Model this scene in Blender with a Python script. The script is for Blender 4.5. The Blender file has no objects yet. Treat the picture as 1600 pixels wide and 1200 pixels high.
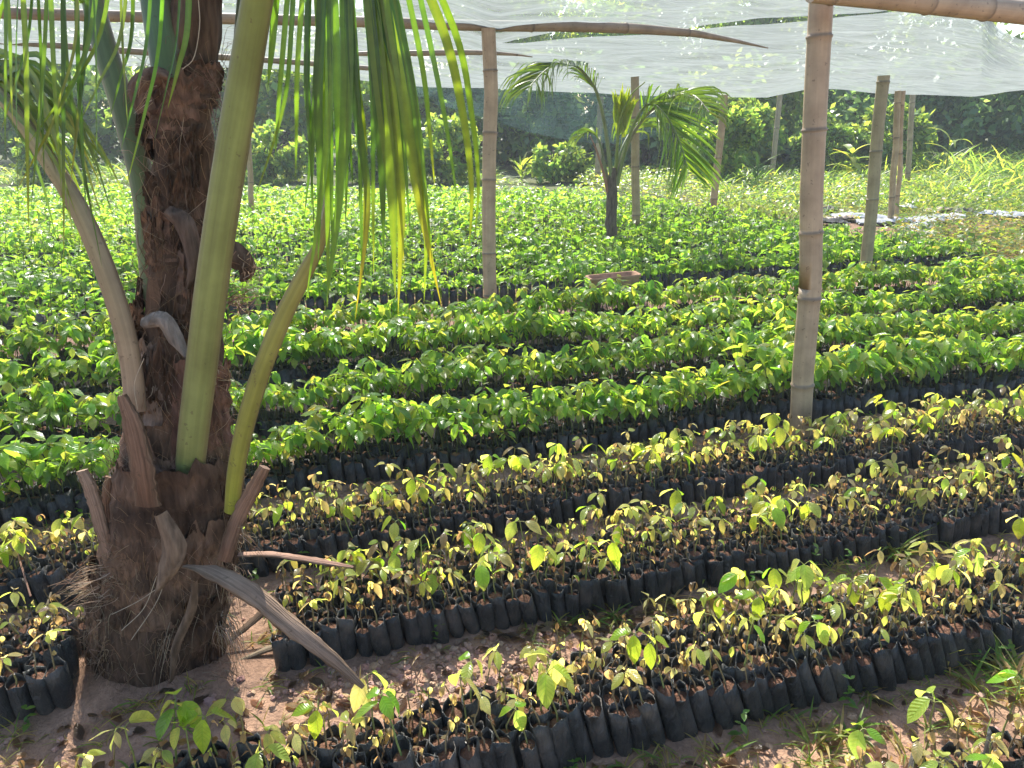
import bpy, math, numpy as np
from mathutils import Vector
rad = math.radians
RNG = np.random.default_rng(7)
S = bpy.context.scene
COL = S.collection

# ------------------------------------------------------------------ camera, sky, sun, exposure
CAM_H, F_PX = 1.6, 1200.0
PITCH = math.atan(430 / F_PX)
cam_d = bpy.data.cameras.new('camera'); cam = bpy.data.objects.new('camera', cam_d); COL.objects.link(cam)
cam.location = (0, 0, CAM_H); cam.rotation_euler = (math.pi / 2 - PITCH, 0, 0)
cam_d.sensor_width = 36; cam_d.lens = F_PX / 1600 * 36; cam_d.clip_start = .05; cam_d.clip_end = 3000
S.camera = cam
SUN_EL, SUN_AZ = rad(46), rad(-14)          # azimuth from +Y, negative = left of the view
W = bpy.data.worlds.new('World'); S.world = W; W.use_nodes = True
nt = W.node_tree; nt.nodes.clear()
wo = nt.nodes.new('ShaderNodeOutputWorld'); bg = nt.nodes.new('ShaderNodeBackground'); sk = nt.nodes.new('ShaderNodeTexSky')
sk.sky_type = 'NISHITA'; sk.sun_disc = False; sk.sun_elevation = SUN_EL; sk.sun_rotation = SUN_AZ
sk.dust_density = 1.2; sk.air_density = 1.0; sk.ozone_density = 1.0
bg.inputs['Strength'].default_value = .15
nt.links.new(sk.outputs[0], bg.inputs[0]); nt.links.new(bg.outputs[0], wo.inputs[0])
sl = bpy.data.lights.new('sun', 'SUN'); so = bpy.data.objects.new('sun', sl); COL.objects.link(so)
sl.energy = 5.0; sl.angle = rad(.5); sl.color = (1, .95, .86)
sd = Vector((math.sin(SUN_AZ) * math.cos(SUN_EL), math.cos(SUN_AZ) * math.cos(SUN_EL), math.sin(SUN_EL)))
so.rotation_euler = sd.to_track_quat('Z', 'Y').to_euler()
S.view_settings.view_transform = 'Standard'; S.view_settings.look = 'None'
S.view_settings.exposure = 1.32; S.view_settings.gamma = 1
S.cycles.use_denoising = True
S.cycles.max_bounces = 8; S.cycles.transparent_max_bounces = 16
S.cycles.sample_clamp_indirect = 6

# ------------------------------------------------------------------ geometry helpers
CT, ST = math.cos(PITCH), math.sin(PITCH)
def ray(px, py):
    x = (px - 800) / F_PX; y = -(py - 600) / F_PX
    return np.array([x, CT + y * ST, -ST + y * CT])
def at(px, py, Y):                       # the point seen at a photo pixel, Y metres ahead
    d = ray(px, py); return d * (Y / d[1]) + np.array([0, 0, CAM_H])
def gnd(px, py, z=0.):
    d = ray(px, py); return d * ((z - CAM_H) / d[2]) + np.array([0, 0, CAM_H])
def online(px, py, Y0, k):
    d = ray(px, py); return d * (Y0 / (d[1] - k * d[0])) + np.array([0, 0, CAM_H])
def proj(P):
    P = np.atleast_2d(P); x, y, z = P[:, 0], P[:, 1], P[:, 2] - CAM_H
    dep = y * CT - z * ST; up = y * ST + z * CT
    return 800 + F_PX * x / dep, 600 - F_PX * up / dep, dep
BA = rad(17.3)
UX, VX = np.array([math.cos(BA), math.sin(BA), 0]), np.array([-math.sin(BA), math.cos(BA), 0])
def uv2xy(u, v): return UX * u + VX * v
def unit(a):
    a = np.asarray(a, float); return a / (np.linalg.norm(a, axis=-1, keepdims=True) + 1e-12)
def spline(P, n):
    P = np.asarray(P, float); k = len(P)
    if k == 2:
        t = np.linspace(0, 1, n)[:, None]; return P[0] * (1 - t) + P[1] * t
    Q = np.vstack([2 * P[0] - P[1], P, 2 * P[-1] - P[-2]]); out = []
    for t in np.linspace(0, k - 1 - 1e-9, n):
        i = int(t); f = t - i; a, b, c, d = Q[i], Q[i + 1], Q[i + 2], Q[i + 3]
        out.append(.5 * (2 * b + (c - a) * f + (2 * a - 5 * b + 4 * c - d) * f * f + (3 * b - a - 3 * c + d) * f ** 3))
    return np.array(out)
def grid_faces(r, c, closed=False):
    i, j = np.meshgrid(np.arange(r - 1), np.arange(c if closed else c - 1), indexing='ij')
    i, j = i.ravel(), j.ravel(); j2 = (j + 1) % c
    return np.stack([i * c + j, i * c + j2, (i + 1) * c + j2, (i + 1) * c + j], 1)

class MB:                                # collects quads; build() links them as ONE mesh object
    def __init__(s): s.V, s.F, s.C, s.UV, s.M, s.n = [], [], [], [], [], 0
    def add(s, V, F, col=(.5, .5, .5), uv=None, mat=0):
        V = np.asarray(V, float).reshape(-1, 3); F = np.asarray(F, int).reshape(-1, 4); k = len(V)
        col = np.asarray(col, float)
        if col.ndim == 1: col = np.tile(col, (k, 1))
        if uv is None: uv = np.zeros((k, 2))
        s.V.append(V); s.F.append(F + s.n); s.C.append(col[:, :3]); s.UV.append(uv)
        s.M.append(np.full(len(F), mat) if np.isscalar(mat) else mat); s.n += k
    def arr(s): return [np.concatenate(x) for x in (s.V, s.F, s.C, s.UV, s.M)]
    def tube(s, P, R, n=8, col=(.5, .5, .5), cap=True, mat=0, ref=None, noise=0, rng=None, edge=None):
        P = np.asarray(P, float); k = len(P)
        R = np.asarray(R, float); R = np.full((k, 2), R) if R.ndim == 0 else (np.stack([R, R], 1) if R.ndim == 1 else R)
        T = unit(np.gradient(P, axis=0))
        r0 = np.array([1, 0, 0.]) if ref is None else np.asarray(ref, float)
        if abs(T[0] @ r0) > .9: r0 = np.array([0, 1, 0.])
        A = unit(r0 - T * (T @ r0)[:, None]); B = np.cross(T, A)
        th = np.linspace(0, 2 * math.pi, n, endpoint=False)
        rr = np.ones((k, n))
        if noise: rr += (rng or RNG).normal(0, noise, (k, n))
        V = P[:, None] + A[:, None] * (np.cos(th)[None] * R[:, :1] * rr)[..., None] + B[:, None] * (np.sin(th)[None] * R[:, 1:] * rr)[..., None]
        col = np.asarray(col, float)
        cc = np.repeat(col, n, 0) if col.ndim == 2 else col
        if edge is not None:
            wgt = (np.abs(np.cos(th)) ** 5)[None, :, None] * .8; cc = (cc.reshape(k, n, 3) * (1 - wgt) + np.asarray(edge) * wgt).reshape(-1, 3)
        L = np.r_[0, np.cumsum(np.linalg.norm(np.diff(P, axis=0), axis=1))]
        uv = np.stack([np.tile(np.arange(n) / n, k), np.repeat(L, n)], 1)
        s.add(V.reshape(-1, 3), grid_faces(k, n, True), cc, uv, mat)
        if cap:
            for e in (0, k - 1):
                c0 = col[e] if col.ndim == 2 else col
                ring = V[e]; m = ring.mean(0)
                h = n // 2
                idx = [[i, i + 1, n - 2 - i, n - 1 - i] for i in range(h - 1)]
                s.add(ring, idx if e else [q[::-1] for q in idx], c0, None, mat)
    def build(s, name, mats, parent=None, smooth=True):
        V, F, C, U, M = s.arr()
        return mesh_obj(name, V, F, C, U, M, mats, parent, smooth)
def mesh_data(name, V, F, C, U, M, mats, smooth=True):
    me = bpy.data.meshes.new(name); nf = len(F)
    me.vertices.add(len(V)); me.vertices.foreach_set('co', V.astype(np.float32).ravel())
    me.loops.add(nf * 4); me.loops.foreach_set('vertex_index', F.astype(np.int32).ravel())
    me.polygons.add(nf); me.polygons.foreach_set('loop_start', np.arange(0, nf * 4, 4, dtype=np.int32))
    me.update(calc_edges=True)
    me.polygons.foreach_set('use_smooth', np.full(nf, smooth))
    for m in (mats if isinstance(mats, (list, tuple)) else [mats]): me.materials.append(m)
    me.polygons.foreach_set('material_index', M.astype(np.int32))
    ca = me.color_attributes.new('col', 'FLOAT_COLOR', 'POINT')
    ca.data.foreach_set('color', np.c_[C, np.ones(len(C))].astype(np.float32).ravel())
    ul = me.uv_layers.new(name='UVMap'); ul.data.foreach_set('uv', U[F.ravel()].astype(np.float32).ravel())
    me.update(); return me
def mesh_obj(name, V, F, C, U, M, mats, parent=None, smooth=True):
    o = bpy.data.objects.new(name, mesh_data(name, V, F, C, U, M, mats, smooth)); COL.objects.link(o)
    if parent is not None: o.parent = parent
    return o
def tag(o, label=None, cat=None, group=None, kind=None):
    if label: o['label'] = label
    if cat: o['category'] = cat
    if group: o['group'] = group
    if kind: o['kind'] = kind
    return o
def thing(name, label, cat, loc=(0, 0, 0), group=None):
    o = bpy.data.objects.new(name, None); COL.objects.link(o); o.location = loc; o.empty_display_size = .1
    return tag(o, label, cat, group)
def local(o, P): return np.asarray(P, float) - np.array(o.location)

# ------------------------------------------------------------------ materials
class N:
    def __init__(s, name):
        s.m = bpy.data.materials.new(name); s.m.use_nodes = True; s.t = s.m.node_tree; s.t.nodes.clear()
        s.out = s('OutputMaterial')
    def __call__(s, k, **kw):
        n = s.t.nodes.new('ShaderNode' + k)
        for a, b in kw.items():
            if hasattr(n, a): setattr(n, a, b)
        return n
    def l(s, a, b): s.t.links.new(a, b)
    def math(s, op, a, b=None, c=None, clamp=False):
        n = s('Math', operation=op); n.use_clamp = clamp
        for i, x in enumerate((a, b, c)):
            if x is None: continue
            if isinstance(x, (int, float)): n.inputs[i].default_value = x
            else: s.l(x, n.inputs[i])
        return n.outputs[0]
    def noise(s, vec, scale, detail=4, rough=.55, dist=0):
        n = s('TexNoise'); n.inputs['Scale'].default_value = scale; n.inputs['Detail'].default_value = detail
        n.inputs['Roughness'].default_value = rough; n.inputs['Distortion'].default_value = dist
        if vec is not None: s.l(vec, n.inputs['Vector'])
        return n.outputs['Fac']
    def vscale(s, vec, sc):
        n = s('Mapping'); n.inputs['Scale'].default_value = sc; s.l(vec, n.inputs['Vector']); return n.outputs[0]
    def ramp(s, fac, stops):
        n = s('ValToRGB'); e = n.color_ramp.elements
        while len(e) < len(stops): e.new(.5)
        for x, (p, c) in zip(e, stops): x.position = p; x.color = (*c, 1) if len(c) == 3 else c
        s.l(fac, n.inputs[0]); return n.outputs[0]
    def mix(s, fac, a, b, mode='MIX'):
        n = s('Mix', data_type='RGBA', blend_type=mode)
        for i, x in ((0, fac), (6, a), (7, b)):
            if isinstance(x, (int, float)): n.inputs[i].default_value = x
            elif isinstance(x, tuple): n.inputs[i].default_value = (*x, 1)
            else: s.l(x, n.inputs[i])
        return n.outputs[2]
    def bump(s, h, strength, dist=.01):
        n = s('Bump'); n.inputs['Strength'].default_value = strength; n.inputs['Distance'].default_value = dist
        s.l(h, n.inputs['Height']); return n.outputs[0]
    def bsdf(s, col, rough=.6, nrm=None, spec=.5):
        b = s('BsdfPrincipled')
        if isinstance(col, tuple): b.inputs['Base Color'].default_value = (*col, 1)
        else: s.l(col, b.inputs['Base Color'])
        if isinstance(rough, (int, float)): b.inputs['Roughness'].default_value = rough
        else: s.l(rough, b.inputs['Roughness'])
        b.inputs['Specular IOR Level'].default_value = spec
        if nrm is not None: s.l(nrm, b.inputs['Normal'])
        return b
    def fin(s, sh): s.l(sh, s.out.inputs[0]); return s.m

def attr(n, nm='col'):
    a = n('Attribute'); a.attribute_name = nm; return a.outputs['Color']
def mat_leaf(name, veins=True, trans=.5, gain=2.2, rough=.34, warm=(1.2, 1.0, .55)):
    n = N(name); c = attr(n); geo = n('NewGeometry')
    nz = n.noise(geo.outputs['Position'], 45, 3)
    c = n.mix(1.0, c, n.ramp(nz, [(.3, (.82, .82, .8)), (.7, (1.15, 1.12, 1.05))]), 'MULTIPLY')
    nrm = None
    if veins:
        uvn = n('UVMap'); sp = n('SeparateXYZ'); n.l(uvn.outputs[0], sp.inputs[0])
        a = n.math('MULTIPLY', n.math('ABSOLUTE', n.math('SUBTRACT', sp.outputs[0], .5)), 2)
        t = n.math('FRACT', n.math('SUBTRACT', n.math('MULTIPLY', sp.outputs[1], 8), n.math('MULTIPLY', a, 1.7)))
        w = n.math('ABSOLUTE', n.math('SUBTRACT', t, .5))
        v1 = n.math('LESS_THAN', w, .085); v2 = n.math('LESS_THAN', a, .07)
        vm = n.math('MAXIMUM', v1, v2)
        c = n.mix(n.math('MULTIPLY', vm, .45), c, n.mix(1.0, c, (.55, .8, .5), 'MULTIPLY'))
        nrm = n.bump(n.math('MULTIPLY', w, 1), .55, .006)
    b = n.bsdf(c, rough, nrm, .5)
    tr = n('BsdfTranslucent'); n.l(n.mix(1.0, c, tuple(gain * x for x in warm), 'MULTIPLY'), tr.inputs[0])
    mx = n('MixShader'); mx.inputs[0].default_value = trans
    n.l(b.outputs[0], mx.inputs[1]); n.l(tr.outputs[0], mx.inputs[2])
    return n.fin(mx.outputs[0])
def mat_attr(name, rough=.7, spec=.4, scale=(30, 30, 30), amt=.25, bump=.3, bdist=.004, detail=5, uv=False):
    n = N(name); c = attr(n); tc = n('TexCoord')
    nz = n.noise(n.vscale(tc.outputs['UV' if uv else 'Object'], scale), 1, detail)
    if uv:
        bl = n.noise(tc.outputs['Object'], 7, 4, .6); sc_ = n.noise(tc.outputs['Object'], 38, 3, .6)
        c = n.mix(1.0, c, n.ramp(bl, [(.3, (.72, .7, .66)), (.7, (1.2, 1.2, 1.16))]), 'MULTIPLY')
        c = n.mix(n.math('MULTIPLY', n.math('GREATER_THAN', sc_, .66), .45), c, (.07, .05, .03))
    c = n.mix(1.0, c, n.ramp(nz, [(.25, (1 - amt,) * 3), (.75, (1 + amt,) * 3)]), 'MULTIPLY')
    return n.fin(n.bsdf(c, rough, n.bump(nz, bump, bdist) if bump else None, spec).outputs[0])

M_LEAF = mat_leaf('seedling_leaf', True, .6, 2.7, .28)
M_FAR = mat_leaf('foliage_leaf', False, .5, 2.4, .36)
M_GRASS = mat_leaf('grass_blade', False, .55, 2.4, .45)
M_PALMLEAF = mat_leaf('palm_leaflet', False, .38, 1.9, .32, (.95, 1.0, .3))
M_STEM = mat_attr('seedling_stem', .7, .3, (60, 60, 60), .3, .2)
M_WOOD = mat_attr('bark', .9, .2, (14, 14, 5), .4, .8, .03)
M_FIBRE = mat_attr('palm_fibre', .95, .15, (70, 70, 11), .55, 1.0, .012, 8)
M_STRAND = mat_attr('fibre_strand', .9, .2, (40, 40, 40), .3, 0)
M_PETIOLE = mat_attr('palm_petiole', .45, .4, (16, 1.6, 1), .25, .45, .004, 5, True)
M_DRY = mat_attr('dry_stalk', .9, .2, (24, 5, 1), .55, 1.0, .006, 6, True)
M_BAMBOO = mat_attr('bamboo', .55, .35, (18, 1.5, 1), .16, .3, .003, 5, True)
M_SACK = mat_attr('white_plastic', .5, .4, (9, 9, 9), .12, .6, .02)
M_CLAY = mat_attr('fired_clay', .85, .2, (25, 25, 25), .3, .5, .006)
def mat_bag():
    n = N('black_polythene'); tc = n('TexCoord'); geo = n('NewGeometry'); P = geo.outputs['Position']
    nz = n.noise(n.vscale(P, (60, 60, 24)), 1, 5, .6, .8); nz2 = n.noise(P, 11, 3)
    c = n.ramp(nz2, [(.3, (.022, .026, .028)), (.5, (.045, .049, .049)), (.72, (.12, .105, .09))])
    return n.fin(n.bsdf(c, n.ramp(nz2, [(.3, (.33,) * 3), (.8, (.7,) * 3)]), n.bump(nz, 1.0, .014), .4).outputs[0])
M_BAG = mat_bag()
def mat_soil(name, a, b, sc=1.0):
    n = N(name); geo = n('NewGeometry'); P = geo.outputs['Position']
    big = n.noise(P, 1.1 * sc, 5, .6); mid = n.noise(P, 9 * sc, 6, .65, .4); fine = n.noise(P, 70 * sc, 5, .7)
    c = n.mix(big, a, b); c = n.mix(1.0, c, n.ramp(mid, [(.3, (.62, .6, .58)), (.7, (1.25, 1.22, 1.2))]), 'MULTIPLY')
    c = n.mix(1.0, c, n.ramp(fine, [(.3, (.7,) * 3), (.72, (1.3,) * 3)]), 'MULTIPLY')
    if name == 'laterite_soil':
        sp = n('SeparateXYZ'); n.l(P, sp.inputs[0]); fy = n('MapRange'); n.l(sp.outputs[1], fy.inputs[0]); fy.inputs[1].default_value = 11; fy.inputs[2].default_value = 15
        c = n.mix(fy.outputs[0], c, n.mix(mid, (.05, .06, .025), (.12, .13, .05)))
    h = n.math('ADD', n.math('MULTIPLY', mid, 1.0), n.math('MULTIPLY', fine, .35))
    return n.fin(n.bsdf(c, .95, n.bump(h, .9, .03), .2).outputs[0])
M_SOIL = mat_soil('laterite_soil', (.25, .15, .10), (.42, .275, .19))
M_POT = mat_soil('potting_soil', (.16, .085, .055), (.24, .13, .085), 3)
def mat_net(name, col, transp, streak, graze=.58):
    n = N(name); uvn = n('UVMap'); U = uvn.outputs[0]
    wr = n.noise(n.vscale(U, (.7, 7, 1)), 1, 4, .55, .4)
    wv = n.noise(n.vscale(U, (.9, 30, 1)), 1, 4, .6, .5)
    sp = n.noise(n.vscale(U, (26, 34, 1)), 1, 2, .5)
    tf = n.math('ADD', n.math('MULTIPLY', n.math('SUBTRACT', wr, .5), streak * .45), transp)
    tf = n.math('ADD', tf, n.math('MULTIPLY', n.math('SUBTRACT', wv, .5), streak * .9))
    tf = n.math('ADD', tf, n.math('MULTIPLY', n.math('GREATER_THAN', sp, .73), .14), clamp=True)
    lw = n('LayerWeight'); lw.inputs[0].default_value = .5; tf = n.math('SUBTRACT', tf, n.math('MULTIPLY', lw.outputs['Facing'], graze), clamp=True)
    nb = n.bump(n.math('ADD', wr, n.math('MULTIPLY', wv, .9)), .8, .12)
    d = n('BsdfDiffuse'); d.inputs[0].default_value = (*col, 1); n.l(nb, d.inputs['Normal'])
    t = n('BsdfTranslucent'); t.inputs[0].default_value = (*col, 1); n.l(nb, t.inputs['Normal'])
    m1 = n('MixShader'); m1.inputs[0].default_value = .62; n.l(d.outputs[0], m1.inputs[1]); n.l(t.outputs[0], m1.inputs[2])
    tp = n('BsdfTransparent'); m2 = n('MixShader'); n.l(tf, m2.inputs[0]); n.l(m1.outputs[0], m2.inputs[1]); n.l(tp.outputs[0], m2.inputs[2])
    return n.fin(m2.outputs[0])
M_NET = mat_net('shade_net', (.26, .288, .278), .80, .9, .72)
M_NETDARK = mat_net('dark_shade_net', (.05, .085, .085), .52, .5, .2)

# ------------------------------------------------------------------ ground
def vnoise(x, y, sc, seed=0):
    r = np.random.default_rng(seed); G = r.random((64, 64)); x = x / sc; y = y / sc
    i, j = np.floor(x).astype(int), np.floor(y).astype(int); f, g = x - i, y - j
    f = f * f * (3 - 2 * f); g = g * g * (3 - 2 * g)
    q = lambda a, b: G[a % 64, b % 64]
    return (q(i, j) * (1 - f) + q(i + 1, j) * f) * (1 - g) + (q(i, j + 1) * (1 - f) + q(i + 1, j + 1) * f) * g
PALM = np.array([-1.0, 1.93, 0])
def ground_z(x, y):
    x, y = np.asarray(x, float), np.asarray(y, float)
    z = (vnoise(x, y, .35, 1) - .5) * .03 + (vnoise(x, y, .11, 2) - .5) * .014
    fade = np.clip(1 - (np.hypot(x, y) - 6) / 6, 0, 1); z = z * fade
    m = np.exp(-(((x + 1.12) / .34) ** 2 + ((y - 1.82) / .15) ** 2)); return z + .075 * m
gx = np.r_[-1500, -300, -80, -30, -14, np.arange(-6, 6.01, .045), 14, 30, 80, 300, 1500]
gy = np.r_[-300, -40, -6, np.arange(.4, 5, .045), np.arange(5, 9, .25), 12, 16, 22, 30, 60, 150, 500, 2000]
X, Y = np.meshgrid(gx, gy, indexing='ij'); Z = ground_z(X, Y)
b = MB(); b.add(np.stack([X, Y, Z], -1).reshape(-1, 3), grid_faces(len(gx), len(gy))[:, ::-1])
tag(b.build('ground', M_SOIL), kind='structure')

# ------------------------------------------------------------------ leaves and seedlings
def leaf_geo(base, az, e0, droop, L, Wd, nseg=6, fold=.35, roll=0., wave=0., rng=RNG, ncol=3):
    s = np.linspace(0, 1, nseg + 1); e = e0 - droop * s ** .6
    H = np.array([math.sin(az), math.cos(az), 0]); UPV = np.array([0, 0, 1.])
    dv = np.cos(e)[:, None] * H + np.sin(e)[:, None] * UPV
    nv = -np.sin(e)[:, None] * H + np.cos(e)[:, None] * UPV
    step = (dv[1:] + dv[:-1]) / 2 * (L / nseg)
    mid = np.vstack([np.zeros(3), np.cumsum(step, 0)]) + base
    side = np.cross(H, UPV); cr, sr = math.cos(roll), math.sin(roll)
    sv = side * cr + nv * sr; nn = nv * cr - side * sr
    w = Wd * np.clip(np.sin(math.pi * np.clip(s * .97 + .03, 0, 1) ** .82), .03, 1) ** .85
    w[-1] = Wd * .04
    wv = wave * np.sin(s * 9 + rng.random() * 6) * Wd
    V = []
    for t in ((-1, 0, 1) if ncol == 3 else (-1, 1)):
        V.append(mid + sv * (t * w * math.cos(fold))[:, None] + nn * (abs(t) * (w * math.sin(fold) + wv * t))[:, None])
    V = np.stack(V, 1).reshape(-1, 3)
    k = 3 if ncol == 3 else 2
    uv = np.stack([np.tile(np.linspace(0, 1, k), nseg + 1), np.repeat(s, k)], 1)
    return V, grid_faces(nseg + 1, k), uv
YEL = [(.34, .38, .14), (.29, .36, .11), (.38, .39, .19), (.25, .35, .09), (.36, .37, .21), (.34, .31, .20)]
BRN = [(.13, .09, .06), (.10, .065, .045), (.20, .155, .10), (.07, .05, .035), (.25, .21, .14)]
GRN = [(.12, .25, .035), (.15, .28, .04), (.19, .30, .05), (.10, .21, .045), (.17, .30, .045), (.25, .31, .07)]
GRNY = [(.18, .30, .035), (.25, .33, .045), (.13, .27, .03)]
def jit(c, rng, a=.12): return np.clip(np.array(c) * (1 + rng.normal(0, a)) * (1 + rng.normal(0, .05, 3)), .01, .8)
def seedling(kind, rng, lod=0, bag=True, hbr=(.10, .125)):
    """returns dict part -> MB : grow_bag, potting_soil, stem, foliage"""
    out = {}
    hb = rng.uniform(*hbr); r = rng.uniform(.0222, .0250)
    if bag:
        nn = 12 if lod == 0 else 8
        th = np.linspace(0, 2 * math.pi, nn, endpoint=False)
        zs = np.array([0, .1, .45, .8, 1.0, 1.0, .93]) if lod == 0 else np.array([0, .5, 1.0, .95])
        rs = np.array([.80, .98, 1.03, 1.0, 1.02, .97, .95]) if lod == 0 else np.array([.9, 1.03, 1.02, .96])
        rim = hb * (1 + .07 * np.sin(th + rng.random() * 6) + .05 * np.sin(th * 2 + rng.random() * 6) + rng.normal(0, .03, nn))
        ph = rng.random() * 6
        V = []
        for z, q in zip(zs, rs):
            rr = r * q * (1 + .06 * np.sin(th * 3 + ph + z * 3.5) + rng.normal(0, .03, nn)) / (abs(np.cos(th)) ** 3.2 + abs(np.sin(th)) ** 3.2) ** (1 / 3.2)
            V.append(np.stack([rr * np.cos(th), rr * np.sin(th), rim * z], 1))
        mb = MB(); mb.add(np.vstack(V), grid_faces(len(zs), nn, True)); out['grow_bag'] = mb
        ms = MB(); zt = hb * .90
        ring = np.stack([r * .985 * np.cos(th), r * .985 * np.sin(th), np.full(nn, zt - .004)], 1)
        r2 = ring * [.5, .5, 1] + [0, 0, .007] + rng.normal(0, .0015, (nn, 3)); r3 = ring * [.06, .06, 1] + [0, 0, .009]
        ms.add(np.vstack([ring, r2, r3]), grid_faces(3, nn, True)); out['potting_soil'] = ms
    top = {'stalk': rng.uniform(.06, .12), 'small': rng.uniform(.08, .135), 'broad': rng.uniform(.10, .16), 'green': rng.uniform(.13, .19), 'tall': rng.uniform(.13, .17)}[kind]
    lean = rng.normal(0, .012 if kind != 'green' else .02, 2)
    z0 = hb * .88
    t = np.linspace(0, 1, 5)[:, None]
    path = np.c_[lean * t ** 1.5 + np.array([[0, 0]]), z0 + (top + .012) * t]
    path[1:-1, :2] += rng.normal(0, .0025, (3, 2))
    st = MB(); sc = {'stalk': (.20, .15, .08), 'small': (.22, .20, .08), 'broad': (.20, .22, .07), 'green': (.10, .11, .035), 'tall': (.15, .2, .05)}[kind]
    st.tube(path, np.linspace(.0026, .0014, 5), 4 if lod else 5, jit(sc, rng), cap=False)
    fo = MB(); tip = path[-1]
    nseg = 6 if lod == 0 else 3
    # withered seed leaves half way up
    if kind in ('stalk', 'small') or (kind == 'broad' and lod == 0):
        for q in range(rng.integers(1, 3)):
            a = rng.random() * 6.28; p = path[2 + q % 2]
            V, F, uv = leaf_geo(p, a, rng.uniform(-.6, .5), rng.uniform(.2, 1.4), rng.uniform(.012, .024), rng.uniform(.005, .009), 3, .3, rng.normal(0, .5), .2, rng)
            fo.add(V, F, jit(BRN[rng.integers(len(BRN))], rng), uv)
    if kind == 'stalk':
        nl, Lr, Wr, pal = rng.integers(1, 4), (.018, .034), (.22, .30), BRN
        if rng.random() < .72: pal = BRN[2:] + YEL
        el, dr = (-.2, .9), (1.2, 2.6)
    elif kind == 'small':
        nl, Lr, Wr, pal, el, dr = rng.integers(2, 5), (.030, .055), (.22, .28), YEL + YEL + BRN[2:3], (-.1, .8), (1.0, 2.3)
    elif kind == 'broad':
        nl, Lr, Wr, pal, el, dr = rng.integers(2, 5), (.046, .080), (.25, .31), YEL[:4] + GRNY, (-.2, .5), (1.1, 1.9)
    else:
        nl, Lr, Wr, pal, el, dr = rng.integers(6, 9), ((.050, .082) if kind == 'green' else (.045, .07)), (.24, .30), GRN, (-.1, .7), (1.2, 2.1)
    a0 = rng.random() * 6.28
    for q in range(nl):
        a = a0 + q * 2.4 + rng.normal(0, .35); fr = 1 - .06 * q * rng.random()
        base = path[0] + (tip - path[0]) * fr if kind in ('green', 'tall') else tip
        L = rng.uniform(*Lr); pl = L * rng.uniform(.12, .3)
        e = rng.uniform(*el) + .15
        pt = base + pl * np.array([math.sin(a) * math.cos(e), math.cos(a) * math.cos(e), math.sin(e)])
        st.tube([base, (base + pt) / 2 + [0, 0, .001], pt], .0009, 3, jit(sc, rng), cap=False)
        eb = {'stalk': rng.uniform(-1.2, .2), 'small': rng.uniform(-1.1, .1), 'broad': rng.uniform(-1.05, -.15), 'tall': rng.uniform(-1.0, 0), 'green': rng.uniform(-.95, .15)}[kind]
        V, F, uv = leaf_geo(pt, a, eb, rng.uniform(.3, .75) if kind not in ('stalk',) else rng.uniform(.6, 1.8), L, L * rng.uniform(*Wr), nseg, rng.uniform(.05, .4), rng.normal(0, .3), rng.uniform(.03, .12), rng)
        c = jit(pal[rng.integers(len(pal))], rng)
        cc = np.tile(c, (len(V), 1))
        if rng.random() < .35 and kind != 'green':            # browned tip
            k = np.clip((uv[:, 1] - .65) / .35, 0, 1)[:, None] * .7; cc = cc * (1 - k) + np.array([.20, .14, .08]) * k
        fo.add(V, F, cc, uv)
    out['stem'] = st; out['foliage'] = fo
    return out
PMAT = {'grow_bag': M_BAG, 'potting_soil': M_POT, 'stem': M_STEM, 'foliage': M_LEAF}
PIDX = ['grow_bag', 'potting_soil', 'stem', 'foliage']
def merged(d):
    V, F, C, U, M, n = [], [], [], [], [], 0
    for k, mb in d.items():
        v, f, c, u, _ = mb.arr(); V.append(v); F.append(f + n); C.append(c); U.append(u); M.append(np.full(len(f), PIDX.index(k))); n += len(v)
    return [np.concatenate(x) for x in (V, F, C, U, M)]
def place(batch, var, xyz, ang, sca, lean=None, tint=None):   # numpy copies of one variant
    V, F, C, U, M = var; k = len(xyz); n = len(V)
    c, s = np.cos(ang)[:, None], np.sin(ang)[:, None]
    P = np.stack([V[None, :, 0] * c - V[None, :, 1] * s, V[None, :, 0] * s + V[None, :, 1] * c, np.tile(V[:, 2], (k, 1))], -1) * sca[:, None, None]
    if lean is not None: P[..., :2] += lean[:, None, :] * P[..., 2:3]
    P += xyz[:, None]
    CC = np.tile(C, (k, 1, 1))
    if tint is not None: CC = CC * tint[:, None, :]
    batch.append((P.reshape(-1, 3), (F[None] + (np.arange(k) * n)[:, None, None]).reshape(-1, 4), CC.reshape(-1, 3), np.tile(U, (k, 1)), np.tile(M, k)))
def flush(batch, name, mats):
    off, Fs = 0, []
    for bt in batch: Fs.append(bt[1] + off); off += len(bt[0])
    return mesh_obj(name, np.concatenate([x[0] for x in batch]), np.concatenate(Fs), np.concatenate([x[2] for x in batch]), np.concatenate([x[3] for x in batch]), np.concatenate([x[4] for x in batch]), mats)

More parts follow.
